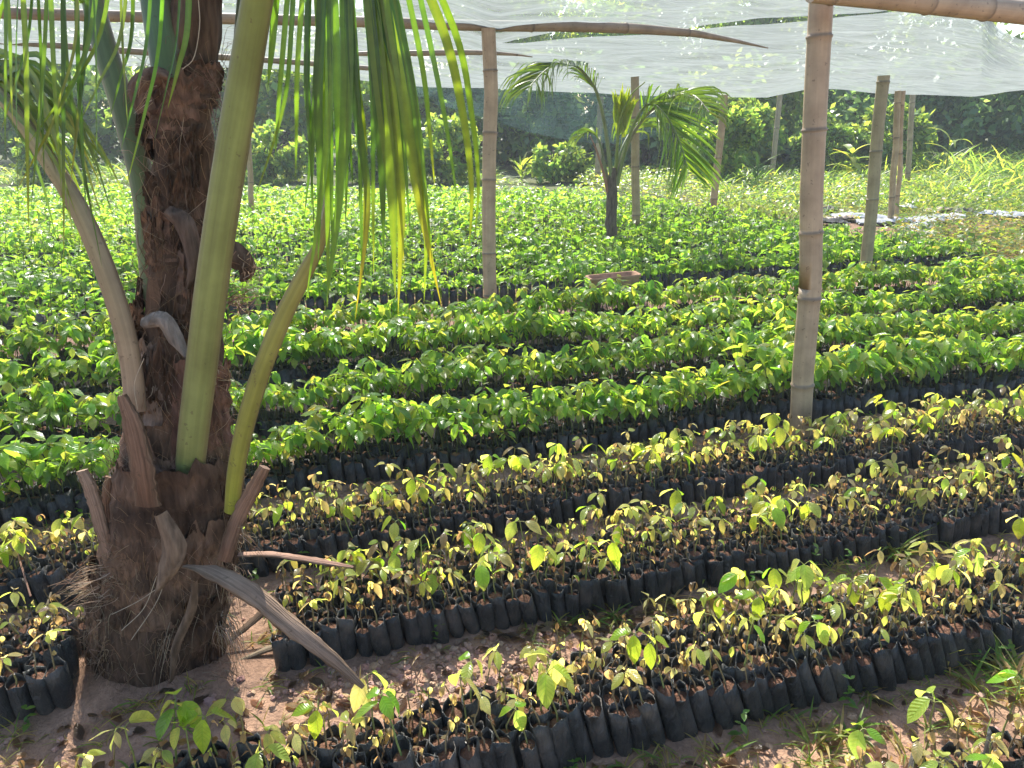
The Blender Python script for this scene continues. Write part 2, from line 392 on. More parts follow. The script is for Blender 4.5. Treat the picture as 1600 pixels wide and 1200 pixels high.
# beds: (front v, depth, spacing, kind mix)
YMIX = (('stalk', .66), ('small', .25), ('broad', .09))
BEDS = [('A0', .78, .26, .050, YMIX), ('A', 1.40, .28, .050, YMIX), ('B', 1.99, .27, .049, YMIX), ('C', 2.55, .27, .050, (('stalk', .46), ('small', .37), ('broad', .17))),
        ('D', 3.17, .24, .054, (('green', 1),)), ('E', 3.80, .23, .055, (('green', 1),)), ('F', 4.45, .23, .056, (('green', 1),)), ('G', 5.12, .25, .058, (('green', 1),))]
FX = np.array([-2000, 0, 900, 1000, 1130, 1230, 1330, 1420, 1600, 3500]); FY = np.array([286, 288, 290, 302, 318, 330, 352, 362, 386, 600.])
rng = np.random.default_rng(11)
cand = []                                # u, v, x, y, z, kind, bed, row
for nm, v0, dep, sp, mix in BEDS:
    nr = int(round(dep / sp)) + 1
    for r in range(nr):
        us = np.arange(-7, 11, sp) + (sp / 2 if r % 2 else 0)
        for u in us:
            uu, vv = u + rng.normal(0, .004), v0 + .027 + r * sp * .93 + rng.normal(0, .004)
            P = uv2xy(uu, vv); px, py, dp = proj(P + np.array([0, 0, .12]))
            if dp[0] < .5 or px[0] < -260 or px[0] > 1860 or py[0] > 1420: continue
            if math.hypot(P[0] - PALM[0], P[1] - PALM[1]) < .30: continue
            if nm == 'A' and r >= nr - 3 and u < .95 - .35 * (r == nr - 3) and (u < .7 or rng.random() < .6): continue
            kd = rng.choice([a for a, _ in mix], p=[b for _, b in mix])
            cand.append([uu, vv, P[0], P[1], float(ground_z(P[0], P[1])) - .004, kd, nm, r, px[0], py[0], dp[0], None, nr])
# large seedlings picked out in the photo: (px, py of the leaf top, height above ground, kind, label)
SPECIAL = [
 (275, 1090, .30, 'tall', 'bright green seedling with two tiers of hanging leaves at the foot of the palm'),
 (205, 1105, .25, 'broad', 'small green seedling with drooping leaves left of the two-tiered one under the palm'),
 (350, 1125, .25, 'broad', 'seedling with two pointed green leaves just right of the palm foot'),
 (640, 1085, .32, 'tall', 'tall yellow-green seedling with leaves hanging in two tiers before the lit soil patch'),
 (835, 1060, .27, 'broad', 'seedling with one broad lit yellow leaf facing the camera, mid front bed'),
 (908, 1110, .27, 'broad', 'seedling with a long pointed green leaf near the leaning front bags'),
 (1012, 990, .29, 'broad', 'broad-leaved yellow-green seedling at the back of the front bed, centre right'),
 (925, 1090, .28, 'broad', 'pale seedling with leaves stacked down its stem, centre of front bed'),
 (1075, 1045, .26, 'broad', 'seedling with two long drooping yellow leaves in front bed right of centre'),
 (1268, 885, .31, 'broad', 'tallest seedling at the back of the front bed with one round bright leaf'),
 (1425, 925, .27, 'broad', 'yellow seedling with two overlapping round leaves at right of front bed'),
 (1335, 965, .27, 'broad', 'yellow seedling hung with crumpled leaves left of the two overlapping round ones'),
 (1215, 945, .26, 'broad', 'thin pale seedling with narrow folded leaves in front bed right'),
 (1525, 865, .28, 'broad', 'lit yellow seedling standing high at the far right back of front bed'),
 (930, 850, .27, 'broad', 'bushy bright yellow-green seedling standing out in the second bed'),
 (862, 850, .26, 'broad', 'green-leaved seedling just left of the bushy one in the second bed'),
 (545, 910, .26, 'broad', 'seedling with broad lit leaves near the dry stalk in the second bed'),
 (662, 880, .24, 'broad', 'seedling with one curled lime leaf in the second bed, centre left'),
 (1372, 1175, .27, 'broad', 'yellow-green seedling cut by the bottom edge in the nearest corner bed'),
 (1582, 1105, .27, 'broad', 'seedling with an ochre leaf at the right edge of the nearest corner bed'),
 (1440, 1140, .24, 'broad', 'seedling with a folded tan leaf at the back of the nearest corner bed'),
]
for sx, sy, hz, kd, lab in SPECIAL:
    P = gnd(sx, sy, hz)
    best = min((c for c in cand if c[11] is None and c[6] in ('A0', 'A', 'B')), key=lambda c: (c[2] - P[0]) ** 2 + (c[3] - P[1]) ** 2)
    best[5], best[11] = kd, lab
def hidden_by_palm(c): return 150 < c[8] < 345 and c[10] > 2.25
vis = [c for c in cand if -25 < c[8] < 1625 and c[9] < 1290 and not hidden_by_palm(c)]
vis.sort(key=lambda c: c[10] - (10 if c[11] else 0))
indiv = vis[:300]; ids = {id(c) for c in indiv}
# individual seedlings
vr = np.random.default_rng(23)
PROTO = {k: [seedling(k, vr, hbr=(.13, .16)) for _ in range(n)] for k, n in (('stalk', 14), ('small', 14), ('broad', 10), ('tall', 3))}
PDATA = {k: [{p: mesh_data(p, *mb.arr(), [PMAT[p]], True) for p, mb in d.items()} for d in v] for k, v in PROTO.items()}
WORD = {'stalk': 'withered brown seedling', 'small': 'small yellow-leaved seedling', 'broad': 'broad-leaved yellow-green seedling', 'tall': 'tall seedling'}
BEDW = {'A0': 'bottom right corner bed', 'A': 'front bed', 'B': 'second bed'}
made = {}
def new_seedling(kd, var):
    t = thing('cocoa_seedling', 'x', 'seedling')
    for p in PIDX:
        o = bpy.data.objects.new(p, PDATA[kd][var][p]); COL.objects.link(o)
        o.parent = [c for c in t.children if c.name.startswith('grow_bag')][0] if p == 'potting_soil' else t
    return t
def copy_tree(o, parent=None):
    c = o.copy(); COL.objects.link(c); c.parent = parent
    for ch in o.children: copy_tree(ch, c)
    return c
rp = np.random.default_rng(31)
for c in indiv:
    kd = c[5] if c[5] in PROTO else 'broad'; var = int(rp.integers(len(PROTO[kd])))
    if (kd, var) in made: t = copy_tree(made[kd, var])
    else: t = made[kd, var] = new_seedling(kd, var)
    t.location = (c[2], c[3], c[4])
    s = rp.uniform(.92, 1.1) * (1.15 if c[11] else 1); t.scale = (min(s, 1.1), min(s, 1.1), s * (.86 if c[6] == 'B' else 1))
    fr = c[7] == 0
    ly = -.10 if fr else -.02
    lx = (.16 + .22 * max(0, min(1, c[0] - .3))) if (fr and c[6] == 'A') else .03
    t.rotation_euler = (rp.normal(0, .05) - ly * .6, rp.normal(0, .05) - lx, rp.integers(4) * 1.5708 + rp.normal(0, .15)) if not fr else (rp.normal(.05, .04), -lx + rp.normal(0, .03), 0)
    where = 'front row of' if c[7] == 0 else ('back row of' if c[7] == c[12] - 1 else 'inside')
    third = 'left' if c[8] < 533 else ('middle' if c[8] < 1066 else 'right')
    lab = c[11] or f'{WORD[kd]} in black bag, {where} {BEDW.get(c[6], "a bed")}, {third} third'
    tag(t, lab, 'seedling', 'potted seedlings in the nearest beds')
# all the other seedlings: one object
batch = []
LODV = {k: [merged(seedling(k, vr)) for _ in range(12)] for k in ('stalk', 'small', 'broad')}
LODV['tall'] = LODV['broad']
MIDBAG = [merged(seedling('green', vr, 1, True)) for _ in range(28)]
rest = [c for c in cand if id(c) not in ids]
def bucket(items, variants, sfun, leanfun=None):
    pick = rp.integers(0, len(variants), len(items))
    for q, var in enumerate(variants):
        sel = [items[i] for i in np.nonzero(pick == q)[0]]
        if not sel: continue
        xyz = np.array([[c[2], c[3], c[4]] for c in sel]); k = len(sel)
        tint = np.clip(1 + rp.normal(0, .10, (k, 1)) + rp.normal(0, .04, (k, 3)), .6, 1.4)
        place(batch, var, xyz, rp.integers(0, 4, k) * 1.5708 + rp.normal(0, .15, k), sfun(sel), leanfun(sel) if leanfun else None, tint)
for kd in ('stalk', 'small', 'broad'):
    bucket([c for c in rest if c[5] == kd], LODV[kd], lambda s: rp.uniform(.9, 1.12, len(s)), lambda s: rp.normal(0, .07, (len(s), 2)) + np.array([[-.14 if c[7] == 0 else 0, 0] for c in s]))
gr = [c for c in rest if c[5] == 'green']
hs = lambda s: rp.uniform(.78, 1.15, len(s)) * np.array([.88 + .34 * vnoise(np.array([c[0]]), np.array([c[1]]), .5, 5)[0] for c in s])
ln = lambda s: rp.normal(0, .08, (len(s), 2)) + np.array([[-.10 if c[7] == 0 else 0, 0] for c in s])
bucket(gr, MIDBAG, hs, ln)
# the wide far beds
def far_variant(r):
    mb = MB(); nl = r.integers(5, 8); h = r.uniform(.20, .27)
    for q in range(nl):
        a = r.random() * 6.28; L = r.uniform(.075, .115)
        p = np.array([r.normal(0, .018), r.normal(0, .018), h - .05 * q * r.random()])
        V, F, uv = leaf_geo(p, a, r.uniform(-.8, .4), r.uniform(.4, 1.0), L, L * r.uniform(.25, .31), 2, r.uniform(.1, .4), r.normal(0, .3), 0, r)
        mb.add(V, F, jit(GRN[r.integers(4)], r), uv, 3)
    return mb.arr()
FARV = [far_variant(vr) for _ in range(30)]
pts = []
v = 6.36
FBEDS = []
while v < 18:
    w = .36 if v < 8 else (.46 if v < 11 else .7)
    FBEDS.append((v, v + w)); v += w + (.36 if v < 11 else .32)
for (va, vb) in FBEDS:
    sp = .072 if va < 8 else (.085 if va < 11 else .105)
    uu, vv = np.meshgrid(np.arange(-13, 22, sp), np.arange(va, vb, sp), indexing='ij')
    uu = uu.ravel() + rp.normal(0, sp * .25, uu.size); vv = vv.ravel() + rp.normal(0, sp * .25, vv.size)
    P = uu[:, None] * UX + vv[:, None] * VX; P[:, 2] = .25
    px, py, dp = proj(P); keep = (dp > .5) & (px > -260) & (px < 1860) & (py > np.interp(px, FX, FY))
    P[:, 2] = 0; pts.append(P[keep])
pts = np.concatenate(pts)
pick = rp.integers(0, 30, len(pts))
for q in range(30):
    s = pts[pick == q]; k = len(s)
    hh = .85 + .35 * vnoise(s[:, 0], s[:, 1], .6, 9)
    place(batch, FARV[q], s, rp.uniform(0, 6.28, k), rp.uniform(.7, 1.15, k) * hh, None, np.clip(1 + rp.normal(0, .12, (k, 1)) + rp.normal(0, .03, (k, 3)), .6, 1.5))
# black bag fronts of the far beds
fb = []
for (va, vb) in FBEDS[:6]:
    for u in np.arange(-8, 12, .075):
        P = uv2xy(u, va - .01); px, py, dp = proj(P + [0, 0, .25])
        if -200 < px[0] < 1800 and py[0] > np.interp(px[0], FX, FY) + 2: fb.append(P)
bagv = [x for x in (merged({k: v for k, v in seedling('green', vr, 1, True).items() if k != 'foliage'}) for _ in range(4))]
for q in range(4):
    s = np.array(fb[q::4]); place(batch, bagv[q], s, rp.uniform(0, 6, len(s)), np.full(len(s), 1.3))
o = flush(batch, 'seedling_beds', [PMAT[p] for p in PIDX])
tag(o, 'dense beds of leafy green and yellowing seedlings in black bags filling the field', 'seedlings', None, 'stuff')

# ------------------------------------------------------------------ bamboo posts and beams
def bamboo(mb, P, R, col, node, rng, n=14, phase=.3):
    P = np.asarray(P, float); L = np.r_[0, np.cumsum(np.linalg.norm(np.diff(P, axis=0), axis=1))]; tot = L[-1]
    ss = [0.]; nodes = np.arange(phase * node, tot, node) * 1.0; nodes = nodes + rng.normal(0, node * .13, len(nodes))
    marks = {}
    for q in nodes:
        for d, bu, dk in ((-.03, 1, 1), (-.012, 1.03, .9), (-.004, 1.10, .75), (.002, 1.12, .55), (.006, 1.02, .5), (.016, .99, 1.08), (.05, 1, 1.05)):
            if 0 < q + d < tot: marks[q + d] = (bu, dk)
    allp = sorted(set([0, tot] + list(np.linspace(0, tot, 16)) + list(marks)))
    pos = np.array([[np.interp(s, L, P[:, k]) for k in range(3)] for s in allp])
    rr = np.array([np.interp(s / tot, np.linspace(0, 1, len(R)), R) * marks.get(s, (1, 1))[0] for s in allp])
    cc = np.array([np.array(col) * marks.get(s, (1, 1))[1] for s in allp])
    mb.tube(pos, rr, n, cc, True)
def post(px0, py0, Y, pxt, pyt, wpx, col, label, node=.34, Yt=None, stub=None, bend=0.0, group='bamboo posts holding up the net'):
    g = gnd(px0, py0); Yb = g[1]; T = at(pxt, pyt, Yb if Yt is None else Yt)
    r = np.random.default_rng(int(px0)); t = thing('bamboo_post', label, 'bamboo post', tuple(g), group)
    k = np.linspace(0, 1, 6)[:, None]; P = g * (1 - k) + T * k; P[0, 2] -= .03
    P[1:-1, 0] += bend * np.sin(np.linspace(0, math.pi, 6))[1:-1] + r.normal(0, .009, 4)
    R = wpx / F_PX * (Yb * 1.04) / 2
    mb = MB(); bamboo(mb, local(t, P), [R * 1.02, R, R * .97], col, node, r, phase=r.uniform(.4, .9)); mb.build('culm', M_BAMBOO, t)
    if stub:
        for (sx, sy) in stub:
            p = at(sx, sy, Yb - R * .3); mb = MB(); d = np.array([.03, -.01, .012])
            mb.tube(local(t, np.array([p - d * .4, p + d * .3, p + d])), [R * .32, R * .28, R * .2], 7, np.array(col) * .5); mb.build('branch_stub', M_BAMBOO, t)
    return t
TAN, GREY, PINK = (.34, .265, .165), (.27, .23, .135), (.37, .275, .18)
post(1250, 694, 0, 1284, -14, 33, PINK, 'thick bamboo post nearest the camera, right of centre', .42, stub=[(1273, 302)])
post(768, 500, 0, 763, 44, 20, PINK, 'bamboo post carrying the long beam, beside the hanging palm leaflets', .44)
post(1349, 458, 0, 1381, 118, 17, GREY, 'greenish leaning bamboo post among the seedlings right of the thick one', .5)
post(993, 374, 0, 992, 120, 12, TAN, 'straight bamboo post just right of the small palm', .6)
post(934, 290, 0, 939, 150, 8.5, TAN, 'thin bamboo post behind the small palm, on its left', .7)
post(1112, 336, 0, 1132, 148, 10.5, PINK, 'leaning bamboo post at the field edge, right of the small palm fronds', .6)
post(1205, 284, 0, 1219, 148, 7.5, TAN, 'thin bamboo post against the bushes, left of the thick near post', .7)
post(1391, 352, 0, 1403, 142, 8.5, TAN, 'slim bamboo post rising from the white sacks', .6)
post(1400, 349, 0, 1411, 142, 7, PINK, 'second slim post tied close behind the one in the white sacks', .6)
post(1417, 296, 0, 1427, 142, 7.5, TAN, 'thin bamboo post standing in the sunlit grass', .6)
post(394, 340, 0, 386, 175, 8, PINK, 'leaning bamboo post seen just right of the big palm', .7)
post(506, 398, 0, 496, 100, 8, PINK, 'thin bamboo post half hidden by the hanging palm leaflets', .6)
def beam(pts, wpx, label, col, node=.5, name='bamboo_beam'):
    P = np.array([at(x, y, Y) for x, y, Y in pts]); t = thing(name, label, 'bamboo beam', tuple(P[0]), 'bamboo beams under the net')
    r = np.random.default_rng(len(label)); R = [w / F_PX * Y * 1.02 / 2 for w, (x, y, Y) in zip(wpx, pts)]
    P2 = spline(P, 14); R2 = np.interp(np.linspace(0, 1, 14), np.linspace(0, 1, len(R)), R)
    mb = MB(); bamboo(mb, local(t, P2), R2, col, node, r); mb.build('culm', M_BAMBOO, t); return t
DK = (.27, .21, .15)
beam([(-260, 8, 4.7), (0, 20, 5.2), (240, 27, 5.45), (533, 33, 5.75), (765, 41, 6.05), (900, 41, 6.3), (1066, 50, 6.75), (1160, 66, 7.1), (1200, 75, 7.3)], [16, 16, 15, 14, 14, 14, 14, 9, 1.5], 'long bamboo beam lying on the post top and tapering to a point', DK, .8)
beam([(-250, 50, 7.2), (0, 64, 7.7), (230, 82, 8.2), (433, 95, 8.7), (615, 110, 9.1)], [8, 9, 9, 8, 6], 'lower thin bamboo beam behind the big palm', DK, .9)
beam([(560, 84, 7.0), (660, 83, 7.1), (740, 82, 7.15), (800, 85, 7.25), (832, 89, 7.3)], [6, 8, 8, 6, 1.5], 'short thin bamboo pole under the net left of the small palm', DK, .9)
beam([(1268, -14, 3.25), (1400, -2, 3.36), (1500, 9, 3.46), (1640, 24, 3.6), (1800, 42, 3.8)], [30, 31, 31, 32, 32], 'thick bamboo beam at the top right corner by the near post', PINK, .42)

# ------------------------------------------------------------------ shade nets
def lerp_tab(x, tab): return np.interp(x, [a for a, _ in tab], [b for _, b in tab])
def net_sheet(name, label, near_fn, far_fn, nx, ny, mat, x0, x1, amp, seed, sag):
    xs = np.linspace(x0, x1, nx); A = np.array([near_fn(x) for x in xs]); B = np.array([far_fn(x) for x in xs])
    t = np.linspace(0, 1, ny); V = A[:, None] * (1 - t)[None, :, None] + B[:, None] * t[None, :, None]
    uu = V @ UX; vv = V @ VX
    env = np.minimum(1, np.minimum(t, 1 - t) * 8)[None]
    rip = (vnoise(uu * .6 + vv * 1.2, vv * 3.2 - uu * .9, .5, seed) - .5) * amp + (vnoise(uu * .5, vv * 5 - uu * 1.6, .35, seed + 1) - .5) * amp * .5
    V[..., 2] += rip * (.25 + .75 * env) - sag * np.sin(math.pi * t)[None] ** 2 * (.6 + .4 * np.sin(uu * .9))
    mb = MB(); mb.add(V.reshape(-1, 3), grid_faces(nx, ny), (.8, .8, .8), np.stack([(uu + .35 * vv).ravel(), (vv - .28 * uu).ravel()], 1))
    return tag(mb.build(name, mat), label, 'shade net', 'shade netting over the nursery')
FAR = [(-700, 78), (0, 97), (433, 108), (560, 125), (660, 136), (760, 137), (860, 142), (960, 148), (1080, 152), (1200, 152), (1262, 139), (1300, 139), (1380, 146), (1520, 151), (1600, 140), (2300, 120)]
SEAM = [(-700, 0), (400, 16), (650, 28), (735, 48), (785, 68), (1020, 52), (1250, 33), (1420, 15), (1535, 10), (1552, 38), (1590, 60), (1640, 72), (2300, 90)]
GAP = [(-700, -8), (770, -6), (800, 3), (900, 15), (1000, 12), (1060, 0), (1100, 5), (1180, 9), (1270, 6), (1410, 2), (1450, -3), (1530, 0), (1552, 36), (1600, 58), (2300, 70)]
net_sheet('shade_net', 'pale translucent net roof over the far beds, sagging to its scalloped far edge', lambda x: online(x, lerp_tab(x, SEAM), 6.7, .31), lambda x: online(x, lerp_tab(x, FAR), 12.5, .31), 260, 90, M_NET, -700, 2300, .07, 3, .05)
net_sheet('shade_net', 'pale translucent net roof nearest the camera, above the long beam', lambda x: online(x, lerp_tab(x, [(-700, -110), (2300, -40)]), 4.3, .31), lambda x: online(x, lerp_tab(x, SEAM) - lerp_tab(x, GAP), 6.45, .31), 260, 90, M_NET, -700, 2300, .07, 13, .0)
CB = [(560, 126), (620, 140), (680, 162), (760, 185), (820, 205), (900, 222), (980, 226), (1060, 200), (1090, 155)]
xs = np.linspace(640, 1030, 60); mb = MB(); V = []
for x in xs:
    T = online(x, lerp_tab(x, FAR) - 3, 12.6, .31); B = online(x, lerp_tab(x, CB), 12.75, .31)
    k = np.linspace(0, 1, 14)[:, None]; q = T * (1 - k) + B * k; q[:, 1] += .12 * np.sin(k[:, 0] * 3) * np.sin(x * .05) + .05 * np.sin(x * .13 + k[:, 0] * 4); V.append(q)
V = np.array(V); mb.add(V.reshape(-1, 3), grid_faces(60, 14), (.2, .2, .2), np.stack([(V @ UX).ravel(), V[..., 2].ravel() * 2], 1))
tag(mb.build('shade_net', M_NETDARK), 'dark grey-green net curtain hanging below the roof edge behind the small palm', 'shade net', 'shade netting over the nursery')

# ------------------------------------------------------------------ palms
def blade(mb, P, wid, col, tipcol=None, n=10, face=None, fold=.35, rng=RNG, twist=0.):
    P = spline(P, n); T = unit(np.gradient(P, axis=0)); s = np.linspace(0, 1, n)
    f = np.array([0, -1., .2]) if face is None else np.asarray(face, float)
    sd_ = unit(np.cross(T, f)); nn = np.cross(sd_, T)
    if twist:
        a = twist * s[:, None]; sd_, nn = sd_ * np.cos(a) + nn * np.sin(a), nn * np.cos(a) - sd_ * np.sin(a)
    w = wid / 2 * np.clip(np.minimum(1, .45 + s * 3) * (1 - s ** 3.0), .02, 1)
    V = np.stack([P - sd_ * w[:, None] * math.cos(fold) + nn * (w * math.sin(fold))[:, None], P, P + sd_ * w[:, None] * math.cos(fold) + nn * (w * math.sin(fold))[:, None]], 1)
    c = np.tile(np.asarray(col, float), (n, 3, 1))
    if tipcol is not None:
        k = np.clip((s - .55) / .45, 0, 1)[:, None, None]; c = c * (1 - k) + np.asarray(tipcol) * k
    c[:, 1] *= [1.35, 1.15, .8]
    mb.add(V.reshape(-1, 3), grid_faces(n, 3), c.reshape(-1, 3), np.stack([np.tile([0, .5, 1], n), np.repeat(s, 3)], 1))
PG = [(.07, .16, .03), (.09, .19, .035), (.055, .13, .03), (.11, .21, .04)]
PY = [(.20, .25, .03), (.28, .26, .03), (.14, .22, .03)]
def pinnate(mb, R, t0, t1, n, L, wid, rng, pal, spread=1.0, grav=.7, side_axis=None, fwd=.5):
    """leaflets along a rachis: they leave sideways and forward, then hang"""
    R = spline(R, 60); T = unit(np.gradient(R, axis=0))
    for t in np.linspace(t0, t1, n):
        i = min(59, int(t * 59)); p = R[i]; tg = T[i]
        sx = unit(np.cross(tg, [0, 0, 1.])) if side_axis is None else unit(np.asarray(side_axis, float))
        for sg in (-1, 1):
            l = L * (math.sin(math.pi * (.12 + .80 * (t - t0) / (t1 - t0 + 1e-6))) ** .6) * rng.uniform(.85, 1.1)
            d = unit(sx * sg * spread + tg * fwd + np.array([0, 0, .15]) + rng.normal(0, .09, 3))
            g = grav * rng.uniform(.8, 1.2)
            a = p + d * l * .33 + np.array([0, 0, -.04 * g * l]); b_ = p + d * l * .64 + np.array([0, 0, -.22 * g * l]); c = p + d * l * (.95 - .25 * g) + np.array([0, 0, -.62 * g * l])
            blade(mb, [p, a, b_, c], wid * rng.uniform(.8, 1.15), jit(pal[rng.integers(len(pal))], rng), None, 7, face=tg + rng.normal(0, .3, 3), rng=rng)
def stalk(mb, pts, col, col2=None, n=22, flat=.6, sides=20, noise=0, edge=(.16, .11, .07)):
    P = spline([at(x, y, Y) for x, y, Y, w in pts], n); k = np.linspace(0, 1, len(pts)); t = np.linspace(0, 1, n)
    w = np.interp(t, k, [w for *_, w in pts]) / F_PX * np.interp(t, k, [Y for _, _, Y, _ in pts]) * 1.04 / 2
    c = np.array([np.array(col) * (1 - q) + np.array(col if col2 is None else col2) * q for q in t])
    mb.tube(P, np.stack([w, w * flat], 1), sides, c, True, noise=noise, edge=edge); return P
pr = np.random.default_rng(5)
palm = thing('coconut_palm', 'young coconut palm with fibrous brown trunk in the left foreground', 'palm tree', tuple(PALM))
L_ = lambda P: local(palm, P)
class LMB(MB):
    def __init__(s, root): super().__init__(); s.root = np.array(root.location)
    def build(s, *a, **k): s.V = [v - s.root for v in s.V]; return super().build(*a, **k)
# trunk
prof = [(1150, 238, 250), (1100, 240, 228), (1050, 243, 206), (1000, 245, 186), (950, 253, 190), (900, 262, 194), (850, 268, 194), (800, 274, 198), (750, 277, 178), (700, 280, 158), (650, 281, 144), (600, 281, 134), (550, 282, 128), (500, 285, 124), (450, 288, 116), (400, 290, 108), (350, 287, 98), (300, 285, 94), (250, 285, 92), (200, 286, 90), (150, 290, 86), (100, 297, 80), (50, 303, 74), (0, 308, 68), (-100, 316, 60), (-250, 322, 50)]
cen = np.array([at(x, y, 1.95) for y, x, w in prof]); wid = np.array([w / F_PX * np.linalg.norm(at(x, y, 1.95)[1:] - [0, CAM_H]) / 2 * .97 for y, x, w in prof])
tt = np.linspace(0, 1, 110); kk = np.linspace(0, 1, len(prof))
TC = np.stack([np.interp(tt, kk, cen[:, i]) for i in range(3)], 1); TR = np.interp(tt, kk, wid)
mb = LMB(palm); nsd = 40; th = np.linspace(0, 2 * math.pi, nsd, endpoint=False)
RR = TR[:, None] * (1 + .13 * (vnoise(th[None] * 3 + 0 * tt[:, None], tt[:, None] * 40 + 0 * th[None], 1.0, 41) - .5) + .16 * (vnoise(th[None] * 1.2 + 0 * tt[:, None], tt[:, None] * 22 + 0 * th[None], 1.0, 42) - .5) + .035 * np.sin(tt[:, None] * 95 + th[None] * 1.0))
V = TC[:, None] + np.stack([RR * np.cos(th), RR * np.sin(th) * .9, 0 * RR], -1)
cN = vnoise(th[None] * 2.5 + 0 * tt[:, None], tt[:, None] * 30 + 0 * th[None], 1.0, 43)[..., None]
CC = np.array([.045, .028, .019]) * (1 - cN) + np.array([.14, .088, .056]) * cN
mb.add(V.reshape(-1, 3), grid_faces(110, nsd, True), CC.reshape(-1, 3)); mb.build('trunk', M_FIBRE, palm)
def trunk_at(py):
    i = np.interp(py, [p[0] for p in prof][::-1], np.arange(len(prof))[::-1]); c = np.array([np.interp(i, np.arange(len(prof)), cen[:, q]) for q in range(3)]); return c, np.interp(i, np.arange(len(prof)), wid)
def sheath(ytop, ybot, ang, span, off_top, off_bot, col, rag, seed, name='leaf_sheath', slope=0., curl=0.):
    """a leaf base wrapping part of the trunk, ragged along its top edge (ang 0 faces the camera)"""
    r = np.random.default_rng(seed); na, nh = 36, 14; V = []
    aa = np.linspace(ang - span / 2, ang + span / 2, na); jag = r.normal(0, rag, na); jag = (jag + np.roll(jag, 1)) / 2
    for h in np.linspace(0, 1, nh):
        row = []
        for i, a in enumerate(aa):
            y = ybot + (ytop + jag[i] + slope * (a - ang) / span - ybot) * h
            c, w = trunk_at(y); edge = abs(a - ang) / (span / 2)
            R = w + off_bot + (off_top - off_bot) * h ** 1.5 * (1 - .5 * edge ** 2) + curl * max(0, h - .85) + r.normal(0, .0015) + .006 * math.sin(h * 26 + 3 * a + seed)
            row.append(c + np.array([R * math.sin(a), -R * .9 * math.cos(a), 0]))
        V.append(row)
    V = np.array(V); m = LMB(palm); cn = vnoise(np.repeat(np.arange(nh), na) * 1.0, np.tile(aa, nh) * 8, 2.0, seed)[:, None]
    c = np.asarray(col) * .72 * (.45 + 1.1 * cn)
    m.add(V.reshape(-1, 3), grid_faces(nh, na), c); m.add(V.reshape(-1, 3) * 1 + (V.reshape(-1, 3) - TC.mean(0)) * [-.012, -.012, 0], grid_faces(nh, na)[:, ::-1], c * .8)
    return m.build(name, M_FIBRE, palm)
sheath(692, 860, .15, 1.9, .075, .006, (.12, .075, .05), 6, 1, slope=5)
sheath(640, 760, -.9, 2.2, .02, .012, (.19, .115, .075), 9, 2, slope=90)
sheath(505, 640, -.75, 1.5, .022, .006, (.24, .18, .14), 7, 3, slope=40)
sheath(800, 960, -.9, 1.8, .018, .008, (.20, .12, .075), 12, 4, slope=-30)
sheath(790, 930, .9, 1.9, .03, .01, (.19, .12, .08), 12, 5, slope=40)
sheath(945, 1085, .2, 3.2, .004, .002, (.13, .08, .055), 14, 6)
sheath(560, 700, 1.0, 1.6, .03, .008, (.18, .10, .07), 9, 7, slope=30)
sheath(395, 490, .9, 1.5, .02, .004, (.17, .11, .08), 9, 8)
sheath(300, 400, -.3, 2.6, .010, .003, (.15, .09, .06), 8, 9, slope=-40)
sheath(125, 215, -.4, 2.4, .030, .004, (.20, .12, .085), 8, 10, slope=-35)
sheath(100, 170, .8, 2.0, .02, .004, (.17, .11, .08), 8, 11, slope=40)
qs = np.random.default_rng(61)
for q in range(26):
    yb = qs.uniform(180, 1070); hgt = qs.uniform(50, 120) * (1.2 if yb > 700 else .8); tone = qs.uniform(.5, 1.25)
    sheath(yb - hgt, yb, qs.uniform(-1.7, 1.7), qs.uniform(.35, 1.0), qs.uniform(.012, .042), .002, np.array((.19, .115, .072)) * tone, qs.uniform(10, 26), 100 + q, 'leaf_sheath', qs.uniform(-50, 50))
# hanging grey flap and torn fibre tufts
def flap(pts, wpx, col, name, Y, curl=.0):
    m = LMB(palm); P = spline([at(x, y, Y) for x, y in pts], 16); T = unit(np.gradient(P, axis=0)); sdv = unit(np.cross(T, [0, -1, 0]))
    w = np.interp(np.linspace(0, 1, 16), np.linspace(0, 1, len(wpx)), wpx) / F_PX * Y / 2
    V = np.stack([P + sdv * (q * w)[:, None] + np.array([0, -1, 0]) * ((1 - q * q) * .02 + curl * q)  for q in (-1, -.5, 0, .5, 1)], 1)
    cn = vnoise(np.repeat(np.arange(16), 5) * 1.0, np.tile(np.arange(5), 16) * 1.0, 1.7, 77)[:, None]
    m.add(V.reshape(-1, 3), grid_faces(16, 5), np.asarray(col) * .55 * (.6 + .8 * cn)); return m.build(name, M_FIBRE, palm)
flap([(250, 800), (272, 850), (262, 890), (245, 925)], [26, 46, 34, 6], (.27, .19, .13), 'torn_sheath', 1.70)
flap([(225, 505), (255, 500), (275, 530), (293, 555)], [18, 30, 28, 8], (.33, .28, .23), 'torn_sheath', 1.83)
flap([(305, 905), (300, 950), (275, 1010), (270, 1060)], [10, 18, 16, 6], (.22, .15, .1), 'torn_sheath', 1.70)
flap([(230, 175), (218, 140), (245, 118), (270, 122)], [30, 36, 26, 10], (.24, .15, .11), 'torn_sheath', 1.86)
flap([(335, 392), (365, 398), (384, 418), (380, 438)], [34, 44, 34, 10], (.15, .10, .07), 'torn_sheath', 1.88)
flap([(262, 330), (288, 350), (302, 400), (296, 450)], [20, 34, 26, 4], (.17, .12, .09), 'torn_sheath', 1.845)
